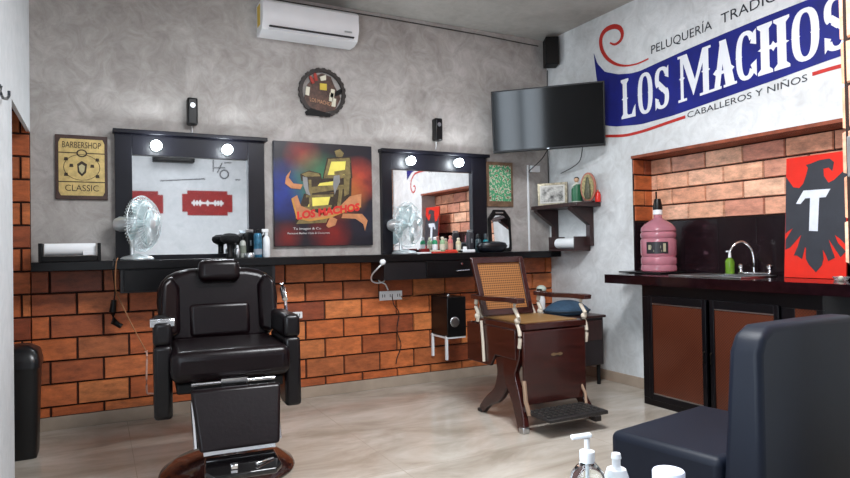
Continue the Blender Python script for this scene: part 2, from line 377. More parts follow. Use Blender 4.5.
def glyph(ch):
    """tuscan slab letters as strokes in a unit box: list of (points, width)"""
    S = []
    def bar(x0, y0, x1, y1): S.append([(x0, y0), (x1, y0), (x1, y1), (x0, y1)])
    def dia(x, y, rx=.13, ry=.09): S.append([(x-rx, y), (x, y-ry), (x+rx, y), (x, y+ry)])
    def stem(x, wd=.24, ser=.09, y0=0, y1=1):
        bar(x-wd/2, y0, x+wd/2, y1)
        if y0 == 0: bar(x-wd/2-ser, 0, x+wd/2+ser, .055); S.append([(x-wd/2-ser, .055), (x+wd/2+ser, .055), (x+wd/2, .12), (x-wd/2, .12)])
        if y1 == 1: bar(x-wd/2-ser, .945, x+wd/2+ser, 1); S.append([(x-wd/2, .88), (x+wd/2, .88), (x+wd/2+ser, .945), (x-wd/2-ser, .945)])
        dia(x, .5, wd/2+.09, .07)
    def arc(cx, cy, rx, ry, a0, a1, wv, wh, n=14):
        o, i_ = [], []
        for k in range(n+1):
            a = R(a0+(a1-a0)*k/n); c_, s_ = math.cos(a), math.sin(a)
            c2, s2 = math.copysign(abs(c_)**.8, c_), math.copysign(abs(s_)**.8, s_)
            o.append((cx+rx*c2, cy+ry*s2)); i_.append((cx+(rx-wv)*c2, cy+(ry-wh)*s2))
        for k in range(n): S.append([o[k], o[k+1], i_[k+1], i_[k]])
    if ch == 'L':
        stem(.3, .27, .12); bar(.3, 0, .98, .08); S.append([(.98, 0), (.98, .30), (.86, .22), (.74, .08)])
    elif ch == 'O':
        arc(.5, .5, .47, .5, 0, 360, .27, .085, 28); dia(.17, .5, .16, .08); dia(.83, .5, .16, .08)
    elif ch == 'C':
        arc(.5, .5, .47, .5, 38, 322, .27, .085, 24); dia(.17, .5, .16, .08)
        S.append([(.70, .72), (.97, .66), (.97, .98), (.84, .93)]); S.append([(.70, .28), (.84, .10), (.97, .02), (.97, .36)])
    elif ch == 'S':
        arc(.5, .73, .44, .27, 20, 225, .26, .08, 16); arc(.5, .27, .44, .27, 45, -160, .26, .08, 16)
        S.append([(.14, .62), (.36, .67), (.90, .40), (.66, .33)])
        S.append([(.70, .76), (.93, .70), (.93, 1.0), (.82, .93)]); S.append([(.07, .0), (.18, .07), (.30, .24), (.07, .30)])
        dia(.5, .5, .2, .1)
    elif ch == 'H':
        stem(.25, .26, .10); stem(.75, .26, .10); bar(.3, .46, .7, .54); dia(.5, .5, .1, .1)
    elif ch == 'A':
        S.append([(.40, 1), (.60, 1), (.36, .05), (.14, .05)]); S.append([(.36, 1), (.62, 1), (.92, .05), (.58, .05)])
        bar(.0, 0, .42, .055); bar(.5, 0, 1.0, .055); bar(.28, .30, .7, .37); dia(.22, .36, .12, .07); dia(.80, .36, .12, .07)
    elif ch == 'M':
        bar(.08, 0, .17, 1); bar(.0, 0, .27, .055); bar(.0, .945, .16, 1); dia(.125, .5, .09, .06)
        bar(.76, 0, .93, 1); bar(.66, 0, 1.0, .055); bar(.84, .945, 1.0, 1); dia(.845, .5, .13, .07)
        S.append([(.10, 1), (.29, 1), (.56, .30), (.47, .06)]); S.append([(.90, 1), (.76, 1), (.49, .30), (.47, .06)])
    return S
lt = MB()
for ch, a, b_ in (('L', .935, 1.095), ('O', 1.115, 1.272), ('S', 1.283, 1.43), ('M', 1.505, 1.785), ('A', 1.78, 1.98), ('C', 1.972, 2.128), ('H', 2.126, 2.348), ('O', 2.350, 2.528), ('S', 2.540, 2.70)):
    lk = 0
    for poly in glyph(ch):
        pp = []
        for x, y in poly:
            u = a+(b_-a)*x; v0, v1 = lerp(SB, u), lerp(ST, u); pp.append((u, v0+(v1-v0)*y))
        lt.prism(pp, RT, .003, .0036+lk); lk += .00004
wp(lt, 'lettering', mwhite, sign, smooth=False)
sp = [(.829, 2.787), (.885, 2.757), (.948, 2.773), (.968, 2.821), (.937, 2.877), (.863, 2.909), (.774, 2.904), (.725, 2.854), (.731, 2.768), (.787, 2.676), (.88, 2.601), (.989, 2.555), (1.113, 2.537), (1.232, 2.545)]
def smoothp(P, n=4):
    out = []
    for i in range(len(P)-1):
        p0, p1, p2, p3 = P[max(i-1, 0)], P[i], P[i+1], P[min(i+2, len(P)-1)]
        for k in range(n):
            t = k/n
            out.append(tuple(.5*((2*p1[j])+(-p0[j]+p2[j])*t+(2*p0[j]-5*p1[j]+4*p2[j]-p3[j])*t*t+(-p0[j]+3*p1[j]-3*p2[j]+p3[j])*t**3) for j in range(len(p1))))
    out.append(P[-1]); return out
sps = smoothp(sp); ww = [.012+.028*math.sin(math.pi*min(1, i/len(sps)*1.15)) for i in range(len(sps))]
wp(MB().ribbon(sps, ww, RT, .0002, .003), 'red_swirl', redsw, sign, smooth=False)
lo = smoothp([(.749, 2.030), (.955, 2.0), (1.1, 1.998), (1.233, 2.006), (1.4, 2.022), (1.56, 2.036)])
lo2 = smoothp([(2.474, 2.114), (2.6, 2.120), (2.75, 2.118), (2.86, 2.10), (2.95, 2.03), (2.97, 1.94), (2.92, 1.87), (2.85, 1.88), (2.84, 1.94), (2.89, 1.95)])
wp(MB().ribbon(lo, .022, RT, .0002, .003), 'red_line', redsw, sign, smooth=False)
wp(MB().ribbon(lo2, .022, RT, .0002, .003), 'red_swirl', redsw, sign, smooth=False)
BOLD = 0
def txt_on(mb, body, u0, u1, za, zb, h, fn, d):
    """one line of text fitted between u0 and u1 at height za rising to zb"""
    t = MB(); t.text(body, lambda x, y, z: (x, y, 0), size=1, bold=BOLD)
    xs = [v.co.x for v in t.bm.verts]; x0, x1 = min(xs), max(xs); t.bm.free()
    return mb.text(body, lambda x, y, z: fn(u0+(x-x0)/(x1-x0)*(u1-u0), za+(zb-za)*(x-x0)/(x1-x0)+y*h/.72, d), bold=BOLD)
wp(txt_on(MB(), 'PELUQUERÍA', 1.262, 1.80, 2.572, 2.596, .066, RT, .003), 'small_lettering', mblack, sign, smooth=False)
wp(txt_on(MB(), 'TRADICIONAL', 1.87, 2.60, 2.606, 2.650, .070, RT, .003), 'small_lettering', mblack, sign, smooth=False)
wp(txt_on(MB(), 'CABALLEROS Y NIÑOS', 1.58, 2.445, 2.022, 2.082, .044, RT, .003), 'small_lettering', mblack, sign, smooth=False)
# ---------------------------------------------------------------- air conditioner
ac = wthing('air_conditioner', 'white wall-mounted air conditioner high on the grey back wall', 'air conditioner', (-2.29, 0, 2.70))
acw = mat('air_conditioner_white', (.86, .86, .87), .35, var=.02)
x0, x1 = -2.70, -1.962
prof = [(0, 2.945), (.17, 2.945), (.20, 2.92), (.205, 2.80), (.17, 2.725), (.10, 2.705), (0, 2.71)]
body = wp(MB().prism(prof, lambda a, b_, d: (d, -a, b_), x0, x1), 'body', acw, ac, bevel=.006)
sub(MB().bb((x0+.05, -.200, 2.742), (x1-.04, -.180, 2.750)), 'air_slot', mat('slot_dark', (.15, .15, .16), .6), body)
wp(MB().box(((x0+x1)/2, -.17, 2.728), (x1-x0-.1, .06, .008), (R(25), 0, 0)), 'louver', acw, ac, bevel=.002)
sub(MB().bb((x1-.12, -.208, 2.775), (x1-.06, -.204, 2.785)), 'badge', steel, body)
sub(MB().bb((x0-.003, -.12, 2.77), (x0+.001, -.04, 2.92)), 'energy_label', mat('yellow_label', (.80, .66, .20), .5), body)
for x_, y_, lab in ((-2.2, -2.75, 'flat white ceiling panel lamp over the barber chairs'), (-2.6, -5.2, 'flat white ceiling panel lamp nearest the front wall')):
    t = thing('ceiling_lamp', lab, 'ceiling lamp', (x_, y_, H))
    MB().bb((-.63, -.33, -.040), (.63, .33, -.0)).build('housing', white, t, bevel=.004)
    MB().bb((-.60, -.30, -.043), (.60, .30, -.0405)).build('diffuser', mat('lamp_diffuser', (.95, .97, 1), .5, emis=3), t)
# corner loudspeaker, small wall sensors, cable
sk = wthing('corner_loudspeaker', 'small black loudspeaker up in the corner under the ceiling', 'loudspeaker', (-.08, -.12, 2.75))
wp(MB().box((-.075, -.16, 2.885), (.12, .15, .25), (0, 0, R(-28))), 'cabinet', blackm, sk, bevel=.008)
wp(MB().box((-.112, -.223, 2.885), (.10, .006, .22), (0, 0, R(-28))), 'grille', blackp, sk)
def sensor(cx, cz, lab):
    t = wthing('wall_speaker', lab, 'speaker', (cx, 0, cz-.09), 'small wall speakers above the mirrors')
    wp(MB().box((cx, -.045, cz), (.07, .07, .19)), 'cabinet', blackp, t, bevel=.012, seg=3)
    wp(MB().cyl((cx, -.08, cz+.04), (cx, -.086, cz+.04), .017), 'driver', steel, t)
    wp(MB().bb((cx-.02, -.012, cz-.05), (cx+.02, 0, cz+.05)), 'bracket', blackp, t)
    wp(MB().tube([(cx, -.02, cz-.09), (cx+.004, -.014, cz-.13), (cx, -.01, cz-.16)], .004), 'cable', white, t)
p = at('y', -.04, 192, 112); sensor(p.x, p.z, 'small black wall speaker above the left mirror')
p = at('y', -.04, 437, 130); sensor(p.x, p.z, 'small black wall speaker above the right mirror')
cbm = mat('cable_grey', (.22, .21, .20), .6)
tag(MB().tube([(-2.6, -.012, 3.012), (-1.6, -.012, 3.010), (-.7, -.012, 3.0), (-.25, -.014, 2.985), (-.14, -.06, 2.965)], .005).build('ceiling_cable', cbm), 'thin dark cable running along the top of the back wall to the corner loudspeaker', 'cable')
tag(MB().tube([(-.02, -.035, 2.76), (-.022, -.03, 2.55), (-.02, -.02, 2.3), (-.02, -.02, 1.9), (-.018, -.02, 1.6)], .005).build('corner_cable', cbm), 'dark cable hanging down the room corner behind the television', 'cable')
# ---------------------------------------------------------------- television
TL, TR_ = Vector((-.79, -.25)), Vector((-.105, -.865))
tv = thing('television', 'flat black television mounted across the corner on a wall bracket', 'television', (-.45, -.56, 2.0))
ax = (TR_-TL).normalized(); nrm = Vector((ax.y, -ax.x))   # faces the room
if nrm.y > 0: nrm = -nrm
Wt = (TR_-TL).length
tz0, tz1 = 1.925, 2.436
dz = .02
def TVF(u, v, d):
    d = d+(v-2.10)*.14
    return (-.4475+ax.x*u+nrm.x*d, -.5575+ax.y*u+nrm.y*d, v+dz*u)
scr_m = mat('television_screen', (.010, .008, .010), .08, var=.05, spec=.3)
wp(MB().prism([(-Wt/2, tz0), (Wt/2, tz0+.0), (Wt/2, tz1), (-Wt/2, tz1)], TVF, -.03, 0), 'case', blackp, tv, bevel=.004)
b_ = .012
wp(MB().prism([(-Wt/2+b_, tz0+.018), (Wt/2-b_, tz0+.018), (Wt/2-b_, tz1-b_), (-Wt/2+b_, tz1-b_)], TVF, 0, .002), 'screen', scr_m, tv, smooth=False)
wp(MB().prism(rrect(.5, .3, .04, cx=0, cy=2.15), TVF, -.07, -.028), 'rear_housing', blackm, tv)
wp(MB().tube([TVF(0, 2.15, -.06), (-.2, -.3, 2.15), (-.03, -.4, 2.15)], .018).bb((-.03, -.5, 2.05), (-.002, -.3, 2.25)), 'wall_arm', blackm, tv)
wp(MB().prism(rrect(.02, .006, .002, cx=0, cy=tz0+.009), TVF, 0, .003), 'logo_strip', steel, tv)
wc = mat('cable_black', (.08, .08, .09), .5)
wp(MB().tube(smoothp([(-.40, -.50, 1.94), (-.42, -.44, 1.86), (-.30, -.12, 1.81), (-.25, -.03, 1.80)]), .004), 'cable', wc, tv)
wp(MB().tube(smoothp([(-.22, -.72, 1.94), (-.16, -.62, 1.84), (-.10, -.45, 1.80), (-.02, -.2, 1.78)]), .004), 'cable', wc, tv)
p = at('y', -.02, 535, 169)
t = wthing('socket_box', 'small white junction box on the back wall beside the corner shelf', 'socket', (p.x, 0, p.z-.04))
wp(MB().box((p.x, -.016, p.z), (.10, .03, .06)), 'housing', white, t, bevel=.004)
p = at('y', -.01, 528, 165); q = at('y', -.01, 529, 250)
tag(MB().bb((p.x-.008, -.014, 1.08), (p.x+.008, -.001, p.z)).build('conduit', white, bevel=.002), 'thin vertical white conduit on the back wall near the corner', 'conduit')
# ---------------------------------------------------------------- wall emblem
p = at('y', -.02, 322.5, 92.5)
em = wthing('round_emblem', 'round dark gear-rimmed barber emblem hanging above the painting', 'wall sign', (p.x, 0, p.z-.2))
EM = lambda u, v, d: (p.x+u, -d, p.z+v)
ro, ri = .185, .160
g = MB()
for k in range(48):
    a0, a1 = 2*math.pi*k/48, 2*math.pi*(k+1)/48; o_ = ro+(.006 if k % 2 else 0)
    g.prism([(ri*math.cos(a0), ri*math.sin(a0)), (o_*math.cos(a0), o_*math.sin(a0)), (o_*math.cos(a1), o_*math.sin(a1)), (ri*math.cos(a1), ri*math.sin(a1))], EM, .008, .028)
wp(g, 'gear_rim', mat('emblem_dark', (.13, .10, .09), .5), em, smooth=False)
brn = mat('emblem_brown', (.30, .20, .16), .5, var=.5, scale=40)
wp(MB().prism([(-.15, -.09), (-.12, -.12), (0, -.155), (.10, -.13), (.15, -.03), (.10, .06), (.07, .13), (0, .15), (-.06, .12), (-.12, .05)], EM, .006, .016), 'centre_plate', brn, em)
wp(MB().prism([(-.02, .02), (.035, .02), (.035, .07), (-.02, .07)], EM, .016, .022), 'yellow_panel', mat('emblem_yellow', (.78, .68, .22), .5), em)
for k, (u, v, rr) in enumerate(((-.085, .09, 25), (-.055, .115, 10))):
    c_, s_ = math.cos(R(rr)), math.sin(R(rr))
    wp(MB().prism([(u+x*c_-y*s_, v+x*s_+y*c_) for x, y in ((-.012, -.03), (.012, -.03), (.012, .02), (0, .035), (-.012, .02))], EM, .016, .024), 'red_blade', mat('emblem_red', (.62, .16, .10), .5), em)
wp(MB().prism([(-.02, .12), (.03, .14), (.03, .1), (-.01, .09)], EM, .016, .022), 'cream_detail', cream, em)
for (u, v) in ((-.12, 0), (.07, -.03), (.09, -.07), (.08, .0)):
    wp(MB().prism([(u-.018, v-.03), (u+.012, v-.035), (u+.02, v+.03), (u-.01, v+.035)], EM, .016, .023), 'comb', cream, em)
wp(MB().prism([(.11, .02), (.16, .05), (.15, .0), (.10, -.02)], EM, .010, .02), 'dark_lever', blackm, em)
wp(MB().prism([(-.14, -.16), (-.10, -.13), (.06, -.165), (.06, -.185), (-.13, -.185)], EM, .010, .03), 'lower_plaque', blackm, em)
t_ = MB(); txt_on(t_, 'LOS MACHOS', -.10, .08, -.075, -.10, .03, EM, .0175); wp(t_, 'lettering', mat('emblem_letters', (.75, .55, .40), .5), em, smooth=False)
# ---------------------------------------------------------------- framed pictures on the back wall
def canvas_mat(name, base, blobs):
    m, nt, b = nodes(name); tc = N(nt, 'ShaderNodeTexCoord')
    prev = None
    rgb = N(nt, 'ShaderNodeRGB'); rgb.outputs[0].default_value = (*lin(base), 1); prev = rgb.outputs[0]
    for (cx, cz, rad, col) in blobs:
        ds = N(nt, 'ShaderNodeVectorMath', operation='DISTANCE'); ds.inputs[1].default_value = (cx, 0, cz)
        no = N(nt, 'ShaderNodeTexNoise', Scale=9.0, Detail=3.0); nt.links.new(tc.outputs['Object'], no.inputs['Vector'])
        nt.links.new(tc.outputs['Object'], ds.inputs[0])
        mr = N(nt, 'ShaderNodeMapRange'); mr.inputs[1].default_value = 0; mr.inputs[2].default_value = rad; mr.inputs[3].default_value = 1.0; mr.inputs[4].default_value = 0
        nt.links.new(ds.outputs['Value'], mr.inputs[0])
        mu = N(nt, 'ShaderNodeMath', operation='MULTIPLY'); nt.links.new(mr.outputs[0], mu.inputs[0]); nt.links.new(no.outputs['Fac'], mu.inputs[1])
        m2 = N(nt, 'ShaderNodeMath', operation='MULTIPLY', use_clamp=True); m2.inputs[1].default_value = 2.0; nt.links.new(mu.outputs[0], m2.inputs[0])
        mx = N(nt, 'ShaderNodeMix', data_type='RGBA'); nt.links.new(m2.outputs[0], mx.inputs[0]); nt.links.new(prev, mx.inputs[6]); mx.inputs[7].default_value = (*lin(col), 1)
        prev = mx.outputs[2]
    nt.links.new(prev, b.inputs['Base Color']); b.inputs['Roughness'].default_value = .35
    return m
px0, px1, pz0, pz1 = -2.595, -1.805, 1.155, 1.945
PT = wthing('canvas_painting', 'square dark canvas painting of an antique barber chair between the two mirrors', 'painting', ((px0+px1)/2, 0, pz0))
cx_, cz_ = (px0+px1)/2, pz0
wp(MB().bb((px0, -.035, pz0), (px1, -.002, pz1)), 'canvas', canvas_mat('canvas_paint', (.05, .07, .12), [(-.17, .68, .17, (.55, .13, .10)), (-.32, .42, .26, (.08, .20, .55)), (-.06, .50, .26, (.22, .48, .34)), (.28, .52, .20, (.72, .26, .18)), (.16, .40, .22, (.66, .40, .18)), (.04, .10, .20, (.50, .10, .08)), (-.30, .07, .14, (.45, .08, .07)), (.30, .20, .16, (.10, .12, .20))]), PT, bevel=.003)
SC = .79/437.
def PF(u, v, d): return (px0+(u-14)*SC, -.035-d, pz1-(v-8-(u-14)*.045)*SC*.985)   # photo-crop units of the canvas
def pprism(nm, m, polys, d=.002):
    mb = MB()
    for k_, pl in enumerate(polys): mb.prism(pl, PF, 0, d+k_*.00015)
    return wp(mb, nm, m, PT, smooth=False)
brz = mat('paint_bronze', (.46, .40, .24), .5, var=.3, scale=25); yel = mat('paint_yellow', (.88, .82, .38), .5, var=.1); och = mat('paint_ochre', (.72, .52, .24), .5, var=.2)
gry = mat('paint_grey', (.52, .52, .52), .5); rib = mat('paint_ribbon', (.72, .48, .32), .5, var=.15, scale=20); ltr = mat('paint_red', (.78, .16, .13), .5)
dbr = mat('paint_dark_bronze', (.20, .15, .09), .5, var=.3, scale=25)
pprism('painted_shadow', dbr, [[(244, 80), (352, 74), (358, 170), (222, 170)], [(155, 170), (330, 172), (335, 222), (158, 246)], [(140, 234), (280, 234), (270, 346), (100, 352)], [(268, 190), (355, 150), (350, 290), (280, 320)], [(125, 150), (165, 135), (215, 148), (220, 175), (130, 180)]], .0012)
pprism('painted_chair', brz, [[(250, 85), (345, 80), (350, 100), (248, 104)], [(250, 85), (262, 90), (244, 162), (228, 162)], [(330, 82), (345, 80), (350, 165), (326, 165)], [(232, 154), (348, 154), (350, 168), (228, 168)], [(278, 50), (302, 42), (320, 60), (312, 76), (285, 76)], [(165, 206), (325, 198), (325, 215), (165, 234)], [(150, 240), (270, 240), (268, 250), (148, 250)], [(128, 290), (262, 286), (258, 300), (122, 304)], [(120, 340), (245, 336), (235, 362), (105, 362)], [(130, 150), (160, 140), (205, 148), (212, 160), (150, 162)], [(275, 140), (330, 132), (350, 150), (300, 156), (275, 154)], [(318, 170), (345, 165), (340, 240), (318, 250)], [(160, 175), (172, 175), (176, 300), (162, 300)], [(296, 215), (312, 215), (300, 300), (284, 300)]], .003)
pprism('painted_cushion', yel, [[(262, 97), (328, 95), (322, 155), (245, 155)], [(210, 190), (275, 182), (270, 200), (200, 202)], [(175, 252), (255, 250), (245, 285), (155, 290)]], .004)
pprism('painted_support', gry, [[(135, 160), (155, 165), (160, 220), (168, 243), (150, 235), (138, 200)]], .005)
pprism('painted_support', gry, [[(272, 160), (298, 155), (300, 185), (285, 215), (275, 240), (268, 200)]], .005)
pprism('painted_ribbon', rib, [[(85, 255), (110, 240), (125, 285), (200, 320), (290, 300), (345, 250), (398, 240), (395, 300), (340, 310), (250, 340), (160, 350), (105, 335)], [(310, 325), (400, 330), (425, 360), (412, 405), (405, 375), (370, 350), (305, 345)], [(65, 160), (85, 135), (75, 165), (95, 190), (135, 195), (125, 215), (85, 210), (60, 190)], [(255, 335), (285, 350), (275, 375), (245, 385), (235, 375)]], .006)
pprism('painted_ribbon_edge', och, [[(85, 255), (92, 250), (112, 335), (105, 335)], [(105, 330), (160, 344), (250, 333), (340, 303), (395, 293), (395, 300), (340, 312), (250, 343), (160, 353), (103, 338)]], .0068)
t_ = MB(); BOLD = .05; txt_on(t_, 'LOS MACHOS', 108, 388, -338, -296, 32, lambda u, v, d: PF(u, -v+ (u-14)*.045 - 0, d), .0085); BOLD = 0; wp(t_, 'painted_lettering', ltr, PT, smooth=False)
t_ = MB(); txt_on(t_, 'Tu imagen & Co', 92, 212, -386, -390, 10, lambda u, v, d: PF(u, -v, d), .003); txt_on(t_, 'Personal Barber Club & Costumes', 68, 250, -404, -410, 8, lambda u, v, d: PF(u, -v, d), .003)
wp(t_, 'painted_caption', mat('paint_white', (.8, .8, .8), .5), PT, smooth=False)
# vintage barbershop poster
a = at('y', -.015, 55, 134); b2 = at('y', -.015, 108, 200)
ps = wthing('framed_poster', 'small vintage gold barbershop poster in a dark frame left of the left mirror', 'framed poster', ((a.x+b2.x)/2, 0, b2.z))
qx0, qx1, qz0, qz1 = a.x, b2.x, b2.z, a.z-.0
wp(MB().bb((qx0, -.02, qz0), (qx1, 0, qz1)), 'frame', mat('poster_frame', (.25, .17, .15), .4, var=.3, scale=20), ps, bevel=.003)
QW, QH = qx1-qx0, qz1-qz0
QF = lambda u, v, d: (qx0+u*QW, -.02-d, qz0+v*QH)
wp(MB().prism([(.10, .06), (.90, .06), (.94, .12), (.94, .88), (.90, .94), (.10, .94), (.06, .88), (.06, .12)], QF, 0, .002), 'print', gold, ps, smooth=False)
inkm = mat('poster_ink', (.20, .15, .10), .6)
ink = MB().prism([(.06, .715), (.40, .715), (.40, .73), (.06, .73)], QF, .002, .003).prism([(.60, .715), (.94, .715), (.94, .73), (.60, .73)], QF, .002, .003)
ink.prism([(.06, .265), (.94, .265), (.94, .28), (.06, .28)], QF, .002, .003)
for k in range(24):
    a0, a1 = 2*math.pi*k/24, 2*math.pi*(k+1)/24
    for rx_, cx0, cy0, wdt in ((.34, .5, .5, .012), (.075, .5, .72, .03)):
        ink.prism([(cx0+rx_*math.cos(a0), cy0+rx_*.58*math.sin(a0)), (cx0+(rx_+wdt)*math.cos(a0), cy0+(rx_+wdt)*.58*math.sin(a0)), (cx0+(rx_+wdt)*math.cos(a1), cy0+(rx_+wdt)*.58*math.sin(a1)), (cx0+rx_*math.cos(a1), cy0+rx_*.58*math.sin(a1))], QF, .002, .003)
ink.prism([(.42, .42), (.5, .36), (.58, .42), (.6, .55), (.5, .60), (.41, .55)], QF, .002, .003)
txt_on(ink, 'BARBERSHOP', .13, .87, .80, .80, .10, QF, .003); txt_on(ink, 'CLASSIC', .18, .82, .13, .13, .10, QF, .003)
for (u, v) in ((.2, .62), (.8, .62), (.2, .38), (.8, .36), (.3, .52), (.7, .52)): ink.prism([(u-.04, v-.02), (u+.04, v-.02), (u+.03, v+.03), (u-.03, v+.03)], QF, .002, .003)
wp(ink, 'printed_lettering', inkm, ps, smooth=False)
wp(MB().prism([(.455, .44), (.5, .40), (.545, .44), (.56, .52), (.5, .55), (.44, .52)], QF, .003, .0035), 'printed_portrait', mat('poster_cream', (.70, .66, .50), .6), ps, smooth=False)
# green framed print
a = at('y', -.012, 486, 161.5); b2 = at('y', -.012, 513, 207)
qx0b, qx1b, qz0b, qz1b = a.x, b2.x, b2.z, at('y', -.012, 486, 161.5).z
gp = wthing('green_print', 'narrow green print in a bronze frame between the right mirror and the corner', 'framed print', ((qx0b+qx1b)/2, 0, qz0b))
wp(MB().bb((qx0b, -.02, qz0b), (qx1b, 0, qz1b)), 'frame', mat('bronze_frame', (.50, .40, .32), .35, .4, var=.3, scale=20), gp, bevel=.003)
m, nt, b = nodes('green_print_ink'); tc = N(nt, 'ShaderNodeTexCoord'); vo = N(nt, 'ShaderNodeTexNoise', Scale=42.0, Detail=3.0); nt.links.new(tc.outputs['Object'], vo.inputs['Vector'])
ra = N(nt, 'ShaderNodeValToRGB'); ra.color_ramp.interpolation = 'CONSTANT'; ra.color_ramp.elements[0].color = (*lin((.27, .60, .42)), 1); ra.color_ramp.elements[1].position = .52; ra.color_ramp.elements[1].color = (*lin((.80, .80, .72)), 1)
k_ = ra.color_ramp.elements.new(.60); k_.color = (*lin((.45, .33, .22)), 1)
nt.links.new(vo.outputs['Fac'], ra.inputs[0]); nt.links.new(ra.outputs[0], b.inputs['Base Color']); b.inputs['Roughness'].default_value = .4
wp(MB().bb((qx0b+.025, -.022, qz0b+.05), (qx1b-.025, -.019, qz1b-.03)), 'print', m, gp, smooth=False)
# ---------------------------------------------------------------- counters
cz = 1.078
CTR_Y = -.30
ctr = tag(MB().bb((XL+.02, CTR_Y, cz-.055), (-.23, -.018, cz)).bb((-.235, -.18, cz-.055), (-.02, -.018, cz)).build('barber_counter', black, bevel=.003), 'long black wall counter running under both mirrors', 'counter')
def drawer_unit(x0, x1, z0, lab, dx0, dx1, hand):
    t = wthing('drawer_unit', lab, 'drawer unit', ((x0+x1)/2, -.16, z0), 'drawer units under the counter')
    zt = cz-.056
    wp(MB().bb((x0, -.28, z0), (x1, -.02, zt)), 'carcass', mat('carcass_black', (.07, .065, .08), .4), t, bevel=.002)
    d = wp(MB().bb((dx0, -.297, z0+.012), (dx1, -.2805, zt-.006)), 'drawer', black, t, bevel=.003)
    if hand:
        hx, hz = hand
        sub(MB().tube([(hx-.06, -.298, hz), (hx-.06, -.318, hz), (hx+.06, -.318, hz+.004), (hx+.06, -.298, hz+.004)], .005), 'handle', chrome, d)
        sub(MB().cyl((hx, -.297, hz+.055), (hx, -.305, hz+.055), .009), 'lock', chrome, d)
    return t
hp = at('y', -.30, 462, 270.5)
drawer_unit(-3.64, -2.655, .870, 'black drawer unit under the counter behind the modern barber chair', -3.62, -2.68, (-3.0, .95))
drawer_unit(-1.82, -.90, .880, 'black drawer unit under the counter with a silver handle, above the boxed speaker', -1.46, -.92, (hp.x, hp.z))
# ---------------------------------------------------------------- mirrors
mir = nodes('mirror_glass')[0]; bb_ = mir.node_tree.nodes['Principled BSDF']; bb_.inputs['Metallic'].default_value = 1; bb_.inputs['Roughness'].default_value = .015; bb_.inputs['Base Color'].default_value = (.90, .91, .92, 1)
_nz = mir.node_tree.nodes.new('ShaderNodeTexNoise'); _nz.inputs['Scale'].default_value = 3
_mr = mir.node_tree.nodes.new('ShaderNodeMapRange'); _mr.inputs[3].default_value = .008; _mr.inputs[4].default_value = .03
mir.node_tree.links.new(_nz.outputs['Fac'], _mr.inputs[0]); mir.node_tree.links.new(_mr.outputs[0], bb_.inputs['Roughness'])
bulbm = mat('lit_bulb', (.92, .98, 1.0), .4, var=.01, emis=22)
def mirror(ox0, ox1, oz1, gx0, gx1, gz1, bulbs, lab, power):
    t = wthing('wall_mirror', lab, 'mirror', ((ox0+ox1)/2, 0, cz), 'lit barber mirrors above the counter')
    z0 = cz+.001
    fr_ = MB().bb((ox0, -.05, z0), (gx0, -.001, oz1)).bb((gx1, -.05, z0), (ox1, -.001, oz1)).bb((gx0, -.05, gz1), (gx1, -.001, oz1)).bb((gx0, -.05, z0), (gx1, -.001, z0+.03))
    wp(fr_, 'frame', navyf, t, bevel=.002)
    wp(MB().bb((ox0-.012, -.085, oz1), (ox1+.02, -.001, oz1+.028)), 'cornice', navyf, t, bevel=.004)
    wp(MB().bb((gx0, -.02, z0+.03), (gx1, -.012, gz1)), 'glass', mir, t, smooth=False)
    for bx, bz in bulbs:
        h = wp(MB().lathe([(0, 0), (.038, 0), (.036, .012), (.02, .022), (0, .022)], (bx, -.05, bz), (0, -1, 0)), 'lamp_socket', white, t)
        sub(MB().sph((bx, -.098, bz), .036), 'bulb', bulbm, h)
        l = bpy.data.lights.new('bulb_light', 'POINT'); l.energy = power; l.color = (.88, .95, 1); l.shadow_soft_size = .036
        lo_ = bpy.data.objects.new('bulb_light', l); C.objects.link(lo_); lo_.parent = t; lo_.location = Vector((bx, -.145, bz))-Vector(t.location)
def bx_(px, py, y=-.07): q_ = at('y', y, px, py); return (q_.x, q_.z)
L_ = lambda px, py, y=-.05: at('y', y, px, py)
a, b2, g0, g1 = L_(114.5, 133), L_(264, 141), L_(132, 154.5), L_(248, 160)
mirror(a.x, b2.x, a.z, g0.x, g1.x, g0.z, [bx_(156, 146), bx_(227, 150)], 'large dark-framed lit mirror on the left, above the modern barber chair', 7)
a, b2, g0, g1 = L_(381.5, 152), L_(486, 156), L_(392, 169), L_(472, 171)
mirror(a.x, b2.x, a.z, g0.x, g1.x, g0.z, [bx_(410, 161), bx_(458, 163)], 'smaller dark-framed lit mirror on the right, above the antique wooden chair', 7)
